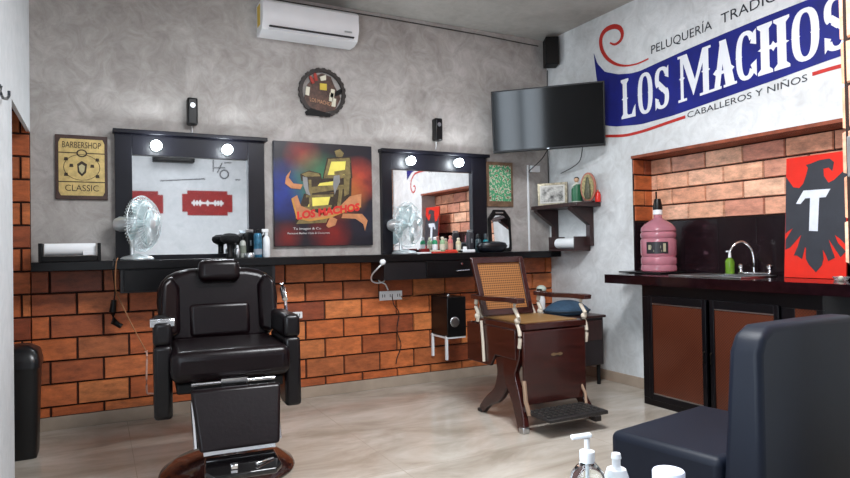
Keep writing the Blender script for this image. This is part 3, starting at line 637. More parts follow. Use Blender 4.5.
# ---------------------------------------------------------------- fans
def fan(loc, rz, s, lab):
    t = thing('desk_fan', lab, 'fan', loc, rz, 'chrome desk fans on the counter')   # faces local -y
    t.scale = (s, s, s)
    cagem = mat('fan_wire_chrome', (.93, .96, .97), .35, .8, var=.04)
    MB().lathe([(0, 0), (.088, 0), (.09, .008), (.075, .02), (.03, .03), (.018, .035), (0, .035)]).build('base', cagem, t)
    MB().cyl((0, .03, .03), (0, .03, .13), .012).tube([(-.02, .03, .12), (-.028, .03, .185), (.0, .03, .205)], .007).build('stand', cagem, t)
    MB().lathe([(0, -.01), (.032, -.005), (.042, .02), (.044, .10), (.034, .125), (0, .132)], (0, .0, .205), (0, 1, 0)).build('motor_housing', cagem, t)
    cg = MB()
    for k in range(46):
        a_ = 2*math.pi*k/46; c_, s_ = math.cos(a_), math.sin(a_)
        pts = [(r_*c_, y_, .205+r_*s_) for r_, y_ in ((.028, -.092), (.08, -.088), (.13, -.074), (.155, -.045), (.158, -.035), (.15, -.012), (.10, -.004), (.045, 0))]
        cg.tube(pts, .0016, n=4)
    for r_, y_ in ((.158, -.036), (.13, -.0745), (.08, -.0885), (.045, 0.)):
        cg.tube([(r_*math.cos(2*math.pi*k/40), y_, .205+r_*math.sin(2*math.pi*k/40)) for k in range(40)], .0026 if r_ > .15 else .0016, n=5, closed=True)
    cg.build('wire_cage', cagem, t)
    MB().lathe([(0, .0), (.03, 0), (.032, .006), (0, .012)], (0, -.09, .205), (0, -1, 0)).build('cage_badge', cagem, t)
    bl = MB()
    for k in range(4):
        a_ = R(90*k+20); P = []
        for (r_, w0, w1) in ((.02, -.25, .25), (.06, -.40, .45), (.11, -.42, .52), (.138, -.30, .40), (.142, 0, .2)):
            P.append([(r_*math.cos(a_+w_), -.045+(.02 if w_ > 0 else -.02)*min(1, r_/.06), .205+r_*math.sin(a_+w_)) for w_ in (w0, (w0+w1)/2, w1)])
        vs = [[bl.bm.verts.new(Vector(q_)) for q_ in row] for row in P]
        for i in range(len(vs)-1):
            for j in range(2): bl.bm.faces.new((vs[i][j], vs[i][j+1], vs[i+1][j+1], vs[i+1][j]))
    bl.cyl((0, 0, .205), (0, -.06, .205), .018)
    bo = bl.build('blades', mat('fan_blade_silver', (.84, .92, .93), .35, .5), t); sm = bo.modifiers.new('s', 'SOLIDIFY'); sm.thickness = .0015
    return t
fan((-3.535, -.18, cz+.001), R(56), 1.15, 'chrome desk fan on the counter in front of the left mirror')
p = at('y', -.175, 404, 228)
fan((p.x, -.175, cz+.001), R(30), 1.13, 'chrome desk fan on the counter in front of the right mirror')
# ---------------------------------------------------------------- bottles and tools
def bottle(name, lab, cat, loc, prof, bm_, capprof=None, capm=None, group=None, label_band=None, lm=None, rz=0):
    t = thing(name, lab, cat, loc, rz, group)
    MB().lathe(prof, n=20).build('body', bm_, t)
    if capprof: MB().lathe(capprof, n=16).build('cap', capm, t)
    if label_band:
        r_, h0, h1 = label_band; MB().lathe([(r_, h0), (r_+.0008, h0), (r_+.0008, h1), (r_, h1)], n=20).build('label_band', lm, t)
    return t
def cyl_prof(r, h, sh=.15, neck=.4):
    return [(0, 0), (r*.92, 0), (r, r*.12), (r, h*(1-sh)), (r*.85, h*(1-sh*.5)), (r*neck, h), (0, h)]
gl = mat('clear_plastic', (.92, .94, .95), .08, trans=.9, var=.02)
dkb = mat('dark_bottle', (.08, .09, .10), .2); grn = mat('green_plastic', (.12, .52, .36), .35); pink = mat('pink_plastic', (.74, .40, .40), .4); teal = mat('teal_plastic', (.12, .50, .54), .3)
tealk = mat('can_blue', (.16, .36, .46), .3, .3, var=.5, scale=30)
def pos(px, y, z=cz+.0008, py=252):
    q_ = at('y', y, px, py); return (q_.x, y, z)
# left mirror station
q_ = pos(230, -.20)
t = thing('neck_brush', 'black round-headed neck brush standing on the counter by the left mirror', 'brush', q_)
MB().lathe([(0, 0), (.026, 0), (.028, .01), (.022, .03), (.020, .08), (.024, .10), (0, .10)]).build('handle', blackp, t)
MB().lathe([(0, .098), (.03, .10), (.056, .115), (.066, .135), (.062, .155), (.036, .172), (0, .176)]).build('bristle_head', mat('bristle_black', (.07, .07, .08), .9, var=.5, scale=120, bump=.5), t)
t.scale = (.98, .98, .98)
bottle('glass_shaker', 'small silver shaker bottle with white top between the brush and the clippers', 'bottle', pos(237.5, -.20), cyl_prof(.020, .07), steel, [(0, .069), (.008, .07), (.007, .088), (0, .09)], white)
bottle('tonic_bottle', 'clear white-labelled tonic bottle with black cap behind the shaker at the left mirror', 'bottle', pos(243, -.17), cyl_prof(.020, .125), mat('tonic_white', (.72, .73, .70), .3), [(0, .124), (.018, .125), (.018, .150), (0, .15)], blackp, None, (.022, .03, .085), mat('tonic_label', (.45, .47, .42), .5))
def trimmer(loc, s, lab, lean=0, m=None):
    t = thing('hair_trimmer', lab, 'trimmer', loc, R(15)); t.scale = (s, s, s)
    MB().prism(rrect(.045, .13, .014, cx=0, cy=.075), lambda u, v, d: (u, d, v), -.017, .017).build('body', m or blackp, t, bevel=.005)
    MB().box((0, 0, .148), (.042, .016, .018)).build('blade_head', steel, t, bevel=.002)
    MB().box((0, -.019, .08), (.010, .004, .03)).build('switch', steel, t, bevel=.001)
    MB().lathe([(0, 0), (.035, 0), (.035, .006), (.028, .012), (0, .012)]).build('charging_base', blackp, t)
    return t
trimmer(pos(249.5, -.13), 1.28, 'tall black trimmer standing with its head up beside the spray can at the left mirror')
trimmer(pos(239, -.07), 1.08, 'black trimmer at the back of the left mirror group, next to the tonic bottle')
tag(MB().lathe([(0, 0), (.036, 0), (.038, .02), (.032, .032), (0, .034)]).build('steel_tin', steel, loc=pos(249.5, -.215)), 'low round steel tin at the front of the left mirror group', 'tin')
bottle('spray_can', 'blue and black spray can with silver shoulder by the left mirror', 'spray can', pos(258, -.20), [(0, 0), (.028, 0), (.029, .004), (.029, .155), (.022, .17), (0, .172)], tealk, [(0, .17), (.016, .172), (.016, .195), (0, .197)], blackp, None, (.029, .02, .06), mat('can_label', (.55, .58, .62), .4))
t = thing('spray_bottle', 'white spray bottle at the right end of the left mirror group', 'bottle', pos(266.5, -.20))
MB().lathe(cyl_prof(.026, .155, .25, .35)).build('body', white, t)
MB().lathe([(0, .153), (.012, .155), (.012, .175), (0, .176)]).build('collar', white, t)
MB().box((-.008, 0, .188), (.045, .018, .024)).box((-.022, 0, .168), (.006, .012, .03), (0, R(20), 0)).build('trigger_head', white, t, bevel=.003)
# right mirror station
for px, h, m1, m2, lab in ((435, .135, grn, white, 'green bottle with white nozzle, leftmost of four in front of the right mirror'), (442.5, .135, mat('pale_green', (.55, .68, .52), .4), cream, 'pale green bottle with cream cap, second of four in front of the right mirror'),
                           (450.5, .145, pink, mat('pink_cap', (.80, .55, .48), .4), 'pink bottle, third and tallest of four in front of the right mirror'), (458.5, .125, mat('ivory', (.78, .74, .60), .4), cream, 'ivory bottle, rightmost of four in front of the right mirror')):
    bottle('lotion_bottle', lab, 'bottle', pos(px, -.13), cyl_prof(.022, h*.82), m1, [(0, h*.81), (.012, h*.82), (.014, h*.95), (.008, h), (0, h)], m2, 'four small bottles by the right mirror', (.022, h*.2, h*.55), m2)
t = thing('comb_tray', 'flat red tray with white ends lying on the counter in front of the four bottles', 'tray', pos(444, -.235))
MB().prism(rrect(.24, .07, .02), lambda u, v, d: (u, v, d), 0, .014).build('tray', mat('tray_red', (.72, .20, .14), .4), t, bevel=.003)
MB().box((-.08, 0, .020), (.09, .03, .010), (0, 0, R(8))).build('comb', cream, t, bevel=.002)
MB().box((.07, .01, .021), (.10, .02, .012), (0, 0, R(-6))).build('razor_handle', mat('razor_red', (.80, .26, .20), .3), t, bevel=.003)
t = thing('razor', 'white and silver straight razor lying to the left of the red tray', 'razor', pos(424, -.24), R(5))
MB().box((0, 0, .006), (.13, .016, .012)).build('handle', white, t, bevel=.003)
MB().box((-.07, 0, .008), (.05, .014, .004)).build('blade', steel, t, bevel=.001)
tag(MB().box((0, 0, .02), (.075, .05, .04)).build('red_box', mat('box_dark_red', (.45, .06, .06), .4), bevel=.004, loc=pos(424, -.13)), 'small dark red box beside the right fan', 'box')
t = thing('white_clipper', 'white clipper lying on the counter between the bottles and the black bag', 'clipper', pos(468, -.235), R(4))
MB().box((0, 0, .013), (.13, .035, .026)).build('body', white, t, bevel=.008, seg=3)
MB().box((-.075, 0, .012), (.025, .032, .016)).build('blade_head', blackp, t, bevel=.002)
trimmer(pos(470, -.14), 1.22, 'tall grey-black trimmer behind the white clipper at the right mirror', m=mat('trimmer_grey', (.22, .22, .24), .3))
bottle('talc_jar', 'small white jar with black lid left of the grey trimmer at the right mirror', 'jar', pos(465, -.17), cyl_prof(.018, .055), white, [(0, .05), (.016, .052), (.016, .062), (0, .062)], blackp)
bottle('dark_bottle', 'dark bottle with sloping cap left of the teal bottle at the right mirror', 'bottle', pos(478.5, -.10), cyl_prof(.026, .12), mat('bottle_slate', (.22, .28, .30), .25), [(0, .118), (.022, .12), (.02, .15), (.008, .16), (0, .16)], blackp)
bottle('teal_bottle', 'teal spray bottle with a black head behind the black bag', 'bottle', pos(486, -.10), cyl_prof(.025, .11), teal, [(0, .108), (.014, .11), (.02, .14), (.018, .158), (0, .16)], mat('slate_cap', (.25, .28, .30), .3))
t = thing('black_bowl', 'black rounded case resting on the counter in front of the hand mirror', 'case', (at('y', -.22, 492, 250).x, -.22, cz+.001))
MB().lathe([(0, 0), (.10, 0), (.135, .02), (.145, .05), (.13, .078), (.07, .09), (0, .092)]).xf(Matrix.Diagonal((1, .6, 1, 1))).build('case_body', mat('case_navy', (.06, .07, .10), .35), t)
MB().lathe([(.137, .046), (.147, .048), (.147, .054), (.137, .056)]).xf(Matrix.Diagonal((1, .6, 1, 1))).build('seam', blackm, t)
# octagonal hand mirror leaning on the wall
a = at('y', -.06, 489, 209.5); b2 = at('y', -.06, 512, 251)
hw, hh = (b2.x-a.x), a.z-cz-.003
HM = lambda u, v, d: (a.x+u*hw, -.03-.022*(1-v)-d, cz+.003+v*hh)
hm = wthing('hand_mirror', 'black-framed octagonal hand mirror leaning on the wall below the green print', 'hand mirror', (a.x+hw/2, -.06, cz))
wp(MB().prism([(.0, .05), (.06, 0), (.94, 0), (1, .05), (1, .80), (.75, 1), (.25, 1), (0, .80)], HM, 0, .012), 'frame', blackp, hm, bevel=.002)
wp(MB().prism([(.12, .12), (.18, .08), (.82, .08), (.88, .12), (.88, .74), (.68, .86), (.32, .86), (.12, .74)], HM, .012, .014), 'glass', mir, hm, smooth=False)
wp(MB().prism(rrect(.34, .03, .012, cx=.5, cy=.93), HM, .012, .016), 'grip_slot', steel, hm)
# paper roll on holder at the far left
a = at('y', -.17, 39, 236); b2 = at('y', -.17, 101, 254)
rh = wthing('roll_holder', 'black box holder with raised ends standing on the counter under the gold poster', 'roll holder', ((a.x+b2.x)/2, -.17, cz+.001))
x0_, x1_ = a.x, b2.x
for xa_ in (x0_, x1_-.02): wp(MB().bb((xa_, -.25, cz+.001), (xa_+.02, -.10, cz+.115)), 'end_panel', blackm, rh, bevel=.003)
wp(MB().bb((x0_+.02, -.25, cz+.001), (x1_-.02, -.10, cz+.035)), 'tray', blackm, rh, bevel=.003)
rl = wthing('paper_roll', 'white roll of neck paper lying in the black holder under the gold poster', 'paper roll', ((x0_+x1_)/2, -.175, cz+.036))
wp(MB().cyl((x0_+.03, -.175, cz+.076), (x1_-.03, -.175, cz+.076), .038, n=28), 'roll', whitep, rl)
wp(MB().bb((x1_-.10, -.216, cz+.040), (x1_-.03, -.211, cz+.066)), 'loose_end', whitep, rl)
# ---------------------------------------------------------------- outlets, cords and boxed speaker on the brick
OUT = []
def outlet(cx, cz2, w_, h_, n_, lab):
    t = wthing('power_outlet', lab, 'power outlet', (cx, 0, cz2-h_/2), 'white wall outlets on the brick')
    wp(MB().bb((cx-w_/2, -.034, cz2-h_/2), (cx+w_/2, -.014, cz2+h_/2)), 'plate', white, t, bevel=.004)
    for k in range(n_):
        xx = cx-w_/2+w_*(k+.5)/n_
        wp(MB().bb((xx-.012, -.036, cz2-.012), (xx-.007, -.033, cz2+.012)).bb((xx+.007, -.036, cz2-.012), (xx+.012, -.033, cz2+.012)), 'socket', blackm, t)
    OUT.append(t)
p = at('y', -.03, 294, 315.5); outlet(p.x, p.z, .13, .05, 2, 'white outlet strip on the brick right of the modern barber chair')
p = at('y', -.03, 391, 295.5); outlet(p.x, p.z, .20, .075, 3, 'wide white triple outlet on the brick under the right mirror counter')
W = lambda px, py, y: tuple(at('y', y, px, py))
wp(MB().tube(smoothp([W(382, 264, -.305), W(378, 268, -.31), W(372, 275, -.2), W(372, 281, -.1), W(378, 283, -.06), W(384, 281, -.05), W(385, 275, -.05), W(380, 275, -.06), W(379, 281, -.07), W(385, 284, -.06), W(388, 290, -.045)]), .006), 'white_cord', white, OUT[1])
wp(MB().lathe([(0, 0), (.02, 0), (.022, .02), (.012, .03), (0, .032)], (0, 0, 0), (0, -1, 0)).xf(Matrix.Translation(W(382, 262, -.301))), 'white_plug', white, OUT[1])
wp(MB().tube(smoothp([W(392, 296, -.04), W(394, 305, -.05), W(399, 313, -.04), W(397, 330, -.035), W(401, 345, -.035), W(397, 358, -.035), W(396, 364, -.035)]), .004), 'black_cord', wc, OUT[1])
wp(MB().tube(smoothp([W(401, 296, -.04), W(405, 300, -.045), W(412, 296, -.04), W(430, 293, -.03), W(455, 291, -.03), W(478, 289, -.03)]), .0035), 'orange_cord', mat('copper_cord', (.60, .38, .22), .5), OUT[1])
bx0, bx1 = -1.285, -1.11
bs = wthing('boxed_speaker', 'black box loudspeaker with a round silver cone fixed to the brick wall on white brackets', 'loudspeaker', ((bx0+bx1)/2, -.15, .20))
wp(MB().bb((bx0, -.30, .405), (bx1, -.022, .725)), 'cabinet', blackp, bs, bevel=.006)
q_ = at('y', -.302, 455, 322)
wp(MB().lathe([(0, .004), (.012, .008), (.03, .004), (.04, .002), (.042, 0), (0, 0)], (q_.x, -.30, q_.z), (0, -1, 0)), 'speaker_cone', steel, bs)
q_ = at('x', bx0-.002, 433, 297)
for y in (-.035, -.27):
    wp(MB().bb((bx0-.004, y-.012, .22), (bx0+.014, y+.012, .41)).bb((bx0-.004, min(y, -.02)-.0, .39), (bx1, y+.02, .404)), 'bracket', white, bs, bevel=.002)
wp(MB().bb((bx0, -.29, .39), (bx1, -.018, .404)), 'support_plate', white, bs, bevel=.002)
wp(MB().sph((bx0+.03, -.26, .735), .016), 'knob', steel, bs)
# hanging clipper and pink cord on the left
t = wthing('hanging_clipper', 'black hair clipper hanging from the counter edge on the left brick wall', 'clipper', W(113, 326, -.10))
wp(MB().tube([W(114, 300, -.10), W(112.5, 312, -.10), W(114, 322, -.10), W(120, 326, -.10)], [.016, .022, .022, .014], n=12), 'body', blackp, t)
wp(MB().tube([W(119, 325, -.10), W(121.5, 326.5, -.10)], .017, n=10), 'blade_head', blackm, t)
wp(MB().tube(smoothp([W(114, 300, -.10), W(115, 290, -.12), W(113, 272, -.31), W(113, 263, -.31), W(114, 259, -.30)]), .0045), 'cord', wc, t)
tag(MB().tube(smoothp([W(118, 258, -.30), W(116, 264, -.31), W(115.5, 288, -.25), W(120, 300, -.2), W(132, 325, -.2), W(146, 351, -.2)]), .0035).build('tan_cord', mat('tan_cord', (.62, .44, .30), .5)), 'thin tan cord hanging slantwise from the counter to the white cable beside the modern chair', 'cord')
tag(MB().tube(smoothp([W(146, 351, -.2), W(147, 356, -.2), W(146.5, 375, -.2), W(147, 392, -.2), W(150, 393.5, -.2), W(156, 393.5, -.2)]), [.012, .010]+[.006]*19).build('white_cable', mat('pale_pink_cable', (.82, .66, .60), .5)), 'pale stiff cable hanging upright left of the modern barber chair', 'cable')
# ---------------------------------------------------------------- corner shelf
s1 = at('x', 0, 601, 208).y
SX = at('y', s1, 577, 208).x
sz = 1.448
s0 = at('x', SX, 531, 210).y
sh = wthing('wall_shelf', 'dark wooden wall shelf with two wedge brackets on the right wall by the corner', 'shelf', (-.1, (s0+s1)/2, 1.17))
wp(MB().bb((SX, s1, sz), (-.001, s0, sz+.035)), 'shelf_board', woods, sh, bevel=.003)
for yy in (at('x', 0, 592, 230).y, at('x', 0, 557, 230).y):
    wp(MB().prism([(.0, sz), (-SX-.02, sz), (-SX-.02, sz-.02), (.045, sz-.15), (.045, sz-.33), (0, sz-.33)], lambda a_, b_, d: (-a_-.001, yy+d, b_), -.025, .025), 'bracket', woods, sh, bevel=.002)
stz = sz+.036
# sepia photo
a = at('x', -.12, 537, 207).y; b2 = at('x', -.12, 570, 207).y; print('PF', a, b2)
t = thing('photo_frame', 'framed black and white photograph standing on the corner shelf', 'photo frame', (-.12, (a+b2)/2, stz))
t.rotation_euler = (0, 0, R(-58)); wd = .275; hg = .205
PFr = lambda u, v, d: (u, -d, v)
for nm, a_, m_, d0, d1 in (('frame', rrect(wd, hg, .004, cx=0, cy=hg/2), mat('pewter_frame', (.62, .58, .50), .35, .5, var=.4, scale=50), -.012, .012), ('mount', rrect(wd-.045, hg-.045, .002, cx=0, cy=hg/2), mat('mount_grey', (.78, .77, .75), .6), .012, .013)):
    MB().prism(a_, PFr, d0, d1).build(nm, m_, t, bevel=.002 if nm == 'frame' else 0)
MB().prism(rrect(wd-.07, hg-.07, .002, cx=0, cy=hg/2), PFr, .013, .0135).build('photograph', mat('sepia_print', (.30, .29, .28), .4, var=.3, scale=18, col2=(.80, .79, .77)), t)
# saint figurine, oval plaque, candle
q_ = at('x', -.08, 577, 205)
t = thing('saint_figurine', 'green and white saint figurine on the shelf between photo and oval plaque', 'figurine', (-.08, q_.y, stz))
MB().lathe([(0, 0), (.040, 0), (.042, .02), (.038, .08), (.034, .14), (.030, .17), (.014, .185), (0, .186)]).build('robe', mat('robe_white', (.80, .82, .78), .4, var=.1), t)
MB().lathe([(.043, .02), (.045, .02), (.045, .12), (.036, .165), (.034, .165)], n=20).build('green_cloak', mat('cloak_green', (.12, .38, .25), .4), t)
MB().sph((0, 0, .205), .022).build('head', mat('figurine_skin', (.75, .60, .48), .5), t)
MB().sph((.004, .004, .212), .023, (1, 1, .9)).build('hair', blackm, t)
MB().tube([(-.03, .02, .13), (-.045, .0, .15), (-.03, -.02, .17)], .009).build('arm', mat('robe_white', (.8, .8, .8)), t)
q_ = at('x', -.09, 588.5, 190)
t = thing('oval_plaque', 'oval religious plaque with an orange-brown halo rim on the corner shelf', 'plaque', (-.09, q_.y, stz)); t.rotation_euler = (0, 0, R(-75))
ov = lambda rx_, rz_: [(rx_*math.cos(2*math.pi*k/28), .127+rz_*math.sin(2*math.pi*k/28)) for k in range(28)]
MB().prism(ov(.075, .125), PFr, -.006, .010).build('rim', mat('plaque_rim', (.60, .34, .26), .4, var=.2), t, bevel=.003)
MB().prism(ov(.058, .108), PFr, .010, .014).build('relief_ground', mat('plaque_gold', (.55, .50, .30), .4, var=.5, scale=60), t)
MB().lathe([(0, .03), (.028, .03), (.034, .07), (.024, .15), (.018, .18), (.014, .205), (0, .215)], (0, -.012, 0)).xf(Matrix.Diagonal((1, .8, 1, 1))).build('figure', mat('plaque_figure', (.30, .30, .22), .5, var=.5, scale=50), t)
MB().box((0, 0, .006), (.09, .05, .012)).build('foot', woodd, t, bevel=.002)
q_ = at('x', -.04, 598, 203)
t = thing('red_candle', 'small red candle holder at the right end of the corner shelf', 'candle', (-.04, q_.y, stz))
MB().lathe([(0, 0), (.022, 0), (.025, .01), (.024, .06), (.016, .085), (0, .088)]).build('glass', mat('candle_red', (.82, .18, .14), .25), t)
MB().lathe([(0, .086), (.008, .087), (.008, .1), (0, .102)]).build('tip', mat('candle_tip', (.85, .35, .2), .4), t)
# roll box under the shelf
r0_, r1_ = min(-.03, at('x', -.17, 549, 262).y), at('x', 0, 590, 258).y+.06
t = wthing('roll_box', 'dark wooden roll box fixed to the right wall just under the corner shelf', 'roll holder', (-.09, (r0_+r1_)/2, 1.08))
for ya_, yb_ in ((r1_-.07, r1_-.05), (r0_-.02, r0_)): wp(MB().bb((-.17, ya_, 1.075), (-.001, yb_, 1.20)), 'end_panel', woods, t, bevel=.002)
wp(MB().bb((-.17, r1_-.05, 1.075), (-.001, r0_-.02, 1.095)), 'bottom_board', woods, t, bevel=.002)
t = tag(MB().cyl((-.085, r1_-.04, 1.142), (-.085, r0_-.03, 1.142), .045, n=28).build('paper_roll', whitep), 'white paper roll lying in the wooden box under the corner shelf', 'paper roll')
# ---------------------------------------------------------------- kitchenette
WX = -.41; wz = .905
wy0, wy1 = -1.145, -2.885
wt = thing('worktop', 'dark polished worktop running into the brick niche', 'worktop', (0, 0, 0))
bx_cut = (-.30, .12, -1.98, -2.24)
wtm = mat('polished_dark_stone', (.085, .03, .045), .12, var=.3, scale=25, spec=.35)
sy0, sy1, sx0, sx1 = -1.86, -2.16, -.27, -.02
MB().bb((WX, sy0, .841), (-.001, wy0, wz)).bb((WX, wy1, .841), (-.001, sy1, wz)).bb((WX, sy1, .841), (sx0, sy0, wz)).bb((sx1, sy1, .841), (-.001, sy0, wz)).bb((-.001, NY1+.002, .842), (ND-.017, NY0-.016, wz)).build('slab', wtm, wt, smooth=False)
wt.location = (0, 0, 0)
CX = -.34; ky0, ky1 = -1.44, -2.70
kb = wthing('sink_cabinet', 'black two-door sink cabinet with brown woven door panels under the dark worktop', 'cabinet', (CX/2, (ky0+ky1)/2, 0))
cabm = mat('cabinet_black', (.04, .035, .05), .3, spec=.3)
wp(MB().bb((CX+.02, ky0, 0), (-.016, ky0-.02, .838)).bb((CX+.02, ky1, 0), (-.016, ky1+.02, .838)).bb((CX+.02, ky1+.02, .02), (-.016, ky0-.02, .05)).bb((-.03, ky1+.02, .05), (-.016, ky0-.02, .838)), 'carcass', cabm, kb)
d0 = at('x', CX, 653, 300).y; d1 = at('x', CX, 703, 300).y; e0 = at('x', CX, 715, 300).y; e1 = at('x', CX, 775, 300).y; f0 = at('x', CX, 796, 300).y; f1 = at('x', CX, 814, 300).y
ff = MB().bb((CX, ky1, .755), (CX+.02, ky0, .838)).bb((CX, ky1, 0), (CX+.02, ky0, .05))
for a_, b_ in ((ky0, d0+.012), (e1-.035, f0+.01), (f1-.01, ky1)): ff.bb((CX, min(a_, b_), .05), (CX+.02, max(a_, b_), .755))
wp(ff, 'face_frame', cabm, kb, bevel=.002)
m, nt, b = nodes('woven_brown_panel'); tc = N(nt, 'ShaderNodeTexCoord')
ck = N(nt, 'ShaderNodeTexChecker', Scale=110.0); ck.inputs[1].default_value = (*lin((.38, .19, .12)), 1); ck.inputs[2].default_value = (*lin((.28, .14, .10)), 1)
no = N(nt, 'ShaderNodeTexNoise', Scale=3.0); nt.links.new(tc.outputs['Object'], no.inputs['Vector'])
mx = N(nt, 'ShaderNodeMix', data_type='RGBA', blend_type='MULTIPLY'); mx.inputs[0].default_value = .5; nt.links.new(tc.outputs['Object'], ck.inputs['Vector'])
nt.links.new(ck.outputs['Color'], mx.inputs[6]); nt.links.new(no.outputs['Fac'], mx.inputs[7]); nt.links.new(mx.outputs[2], b.inputs['Base Color']); b.inputs['Roughness'].default_value = .25
rattan = m
for (a_, b_, hside) in ((d0, d1, -1), (e0, e1, 1)):
    s_ = .03
    D = wp(MB().bb((CX-.018, a_+s_, .045), (CX, a_, .765)).bb((CX-.018, b_, .045), (CX, b_-s_, .765)).bb((CX-.018, b_, .715), (CX, a_, .765)).bb((CX-.018, b_, .045), (CX, a_, .085)), 'door', cabm, kb, bevel=.002)
    sub(MB().bb((CX-.008, b_-.0, .085), (CX-.002, a_, .715)), 'woven_panel', rattan, D, smooth=False)
    for zb_ in (.707, .085): sub(MB().bb((CX-.012, b_, zb_), (CX-.006, a_, zb_+.008)), 'silver_bead', steel, D)
    hy = b_-.018 if hside < 0 else a_+.018
    sub(MB().tube([(CX-.018, hy, .36), (CX-.032, hy, .37), (CX-.032, hy, .43), (CX-.018, hy, .44)], .004), 'handle', mat('handle_dark', (.2, .18, .16), .3, .8), D)
wp(MB().bb((CX+.004, f1-.01, .05), (CX+.012, f0+.01, .755)), 'side_panel', rattan, kb, smooth=False)
# sink, tap, soap, jug, tray
sk_ = wthing('sink', 'stainless steel sink basin set in the dark worktop', 'sink', (-.1, (sy0+sy1)/2, .845))
cxs, cys = (sx0+sx1)/2, (sy0+sy1)/2; sw, sl = sx1-sx0, sy0-sy1
wp(MB().bb((sx0, sy1, .845), (sx1, sy0, .849)).bb((sx0, sy1, .845), (sx0+.004, sy0, wz)).bb((sx1-.004, sy1, .845), (sx1, sy0, wz)).bb((sx0, sy1, .845), (sx1, sy1+.004, wz)).bb((sx0, sy0-.004, .845), (sx1, sy0, wz)), 'bowl', steel, sk_)
rm = MB().bb((sx0-.03, sy1-.03, wz+.0005), (sx0, sy0+.22, wz+.009)).bb((sx1, sy1-.03, wz+.0005), (sx1+.07, sy0+.22, wz+.009)).bb((sx0, sy1-.03, wz+.0005), (sx1, sy1, wz+.009)).bb((sx0, sy0, wz+.0005), (sx1, sy0+.22, wz+.009))
wp(rm, 'rim', steel, sk_, bevel=.002)
FX = .09
ya = at('x', FX, 754, 270).y; yb = at('x', FX, 741, 270).y; yc = at('x', FX, 770, 270).y; ye = at('x', -.03, 736, 245).y
fz = wz+.009
tp = wthing('faucet', 'chrome gooseneck faucet with two round handles behind the sink', 'faucet', (FX, ya, fz))
wp(MB().tube(smoothp([(FX, ya, fz), (FX, ya, fz+.10), (FX-.01, ya+.01, fz+.17), (FX-.05, ya+.04, fz+.215), (FX-.09, ya+.07, fz+.20), (FX-.11, ya+.085, fz+.165), (FX-.115, ya+.09, fz+.15)]), .009, n=10), 'spout', chrome, tp)
wp(MB().bb((FX-.02, yc-.01, fz), (FX+.02, yb+.01, fz+.014)), 'base', chrome, tp, bevel=.004)
for yy in (yb, yc): wp(MB().lathe([(0, 0), (.014, 0), (.012, .02), (.020, .03), (.020, .05), (.012, .058), (0, .06)], (FX, yy, fz+.01)), 'handle', chrome, tp)
q_ = at('x', .05, 730, 268)
t = bottle('soap_bottle', 'small green dish soap bottle beside the faucet', 'bottle', (.05, q_.y, fz), cyl_prof(.03, .11, .25, .35), mat('soap_green', (.45, .62, .18), .15, trans=.4), [(0, .108), (.010, .11), (.008, .15), (0, .152)], white)
MB().box((-.012, 0, .152), (.04, .012, .010)).build('pump_nozzle', white, t, bevel=.002)
# water jug
JX = -.02; q_ = at('x', JX, 659, 270)
t = thing('water_jug', 'large purple-tinted water jug with a black pump on the left of the worktop', 'water jug', (JX, q_.y, wz+.013))
jm = mat('jug_plastic', (.90, .62, .68), .10, trans=.6, var=.05, ior=1.3)
pr_ = [(0, 0), (.118, 0), (.128, .01), (.128, .04), (.122, .05), (.128, .06), (.128, .10), (.119, .112), (.128, .124), (.128, .235), (.119, .247), (.128, .26), (.128, .285), (.120, .296), (.127, .305), (.122, .33), (.10, .355), (.055, .385), (.032, .40), (.028, .43), (0, .43)]
MB().lathe(pr_, n=36).build('bottle', jm, t)
MB().lathe([(.029, .425), (.034, .428), (.034, .462), (0, .465)], n=24).build('white_collar', white, t)
MB().lathe([(0, .46), (.034, .462), (.036, .48), (.026, .53), (.022, .545), (0, .547)], n=24).build('pump', blackp, t)
MB().tube([(-.0, .01, .54), (0, .012, .585), (0, .012, .60)], .006).build('pump_spout', blackp, t)
def JL(u, v, d): a_ = R(218)+u; return ((.1283+d)*math.cos(a_), (.1283+d)*math.sin(a_), v)
lb = MB()
for k in range(12): lb.prism([(-.62+1.24*k/12, .135), (-.62+1.24*(k+1)/12, .135), (-.62+1.24*(k+1)/12, .222), (-.62+1.24*k/12, .222)], JL, 0, .001)
L1 = lb.build('label', mat('jug_label', (.13, .12, .14), .4), t)
lb = MB()
for (u0_, u1_, v0_, v1_) in ((-.5, -.35, .165, .20), (-.32, .2, .175, .195), (-.2, .25, .15, .162), (.33, .48, .15, .21)): lb.prism([(u0_, v0_), (u1_, v0_), (u1_, v1_), (u0_, v1_)], JL, .001, .0015)
lb.build('label_print', mat('jug_print', (.62, .60, .50), .5), L1)
tag(MB().prism(rrect(.30, .42, .03, cx=JX, cy=q_.y+.07), lambda u, v, d: (u, v, d), wz+.001, wz+.012).build('jug_tray', blackp, bevel=.003), 'flat black tray under the water jug on the worktop', 'tray')
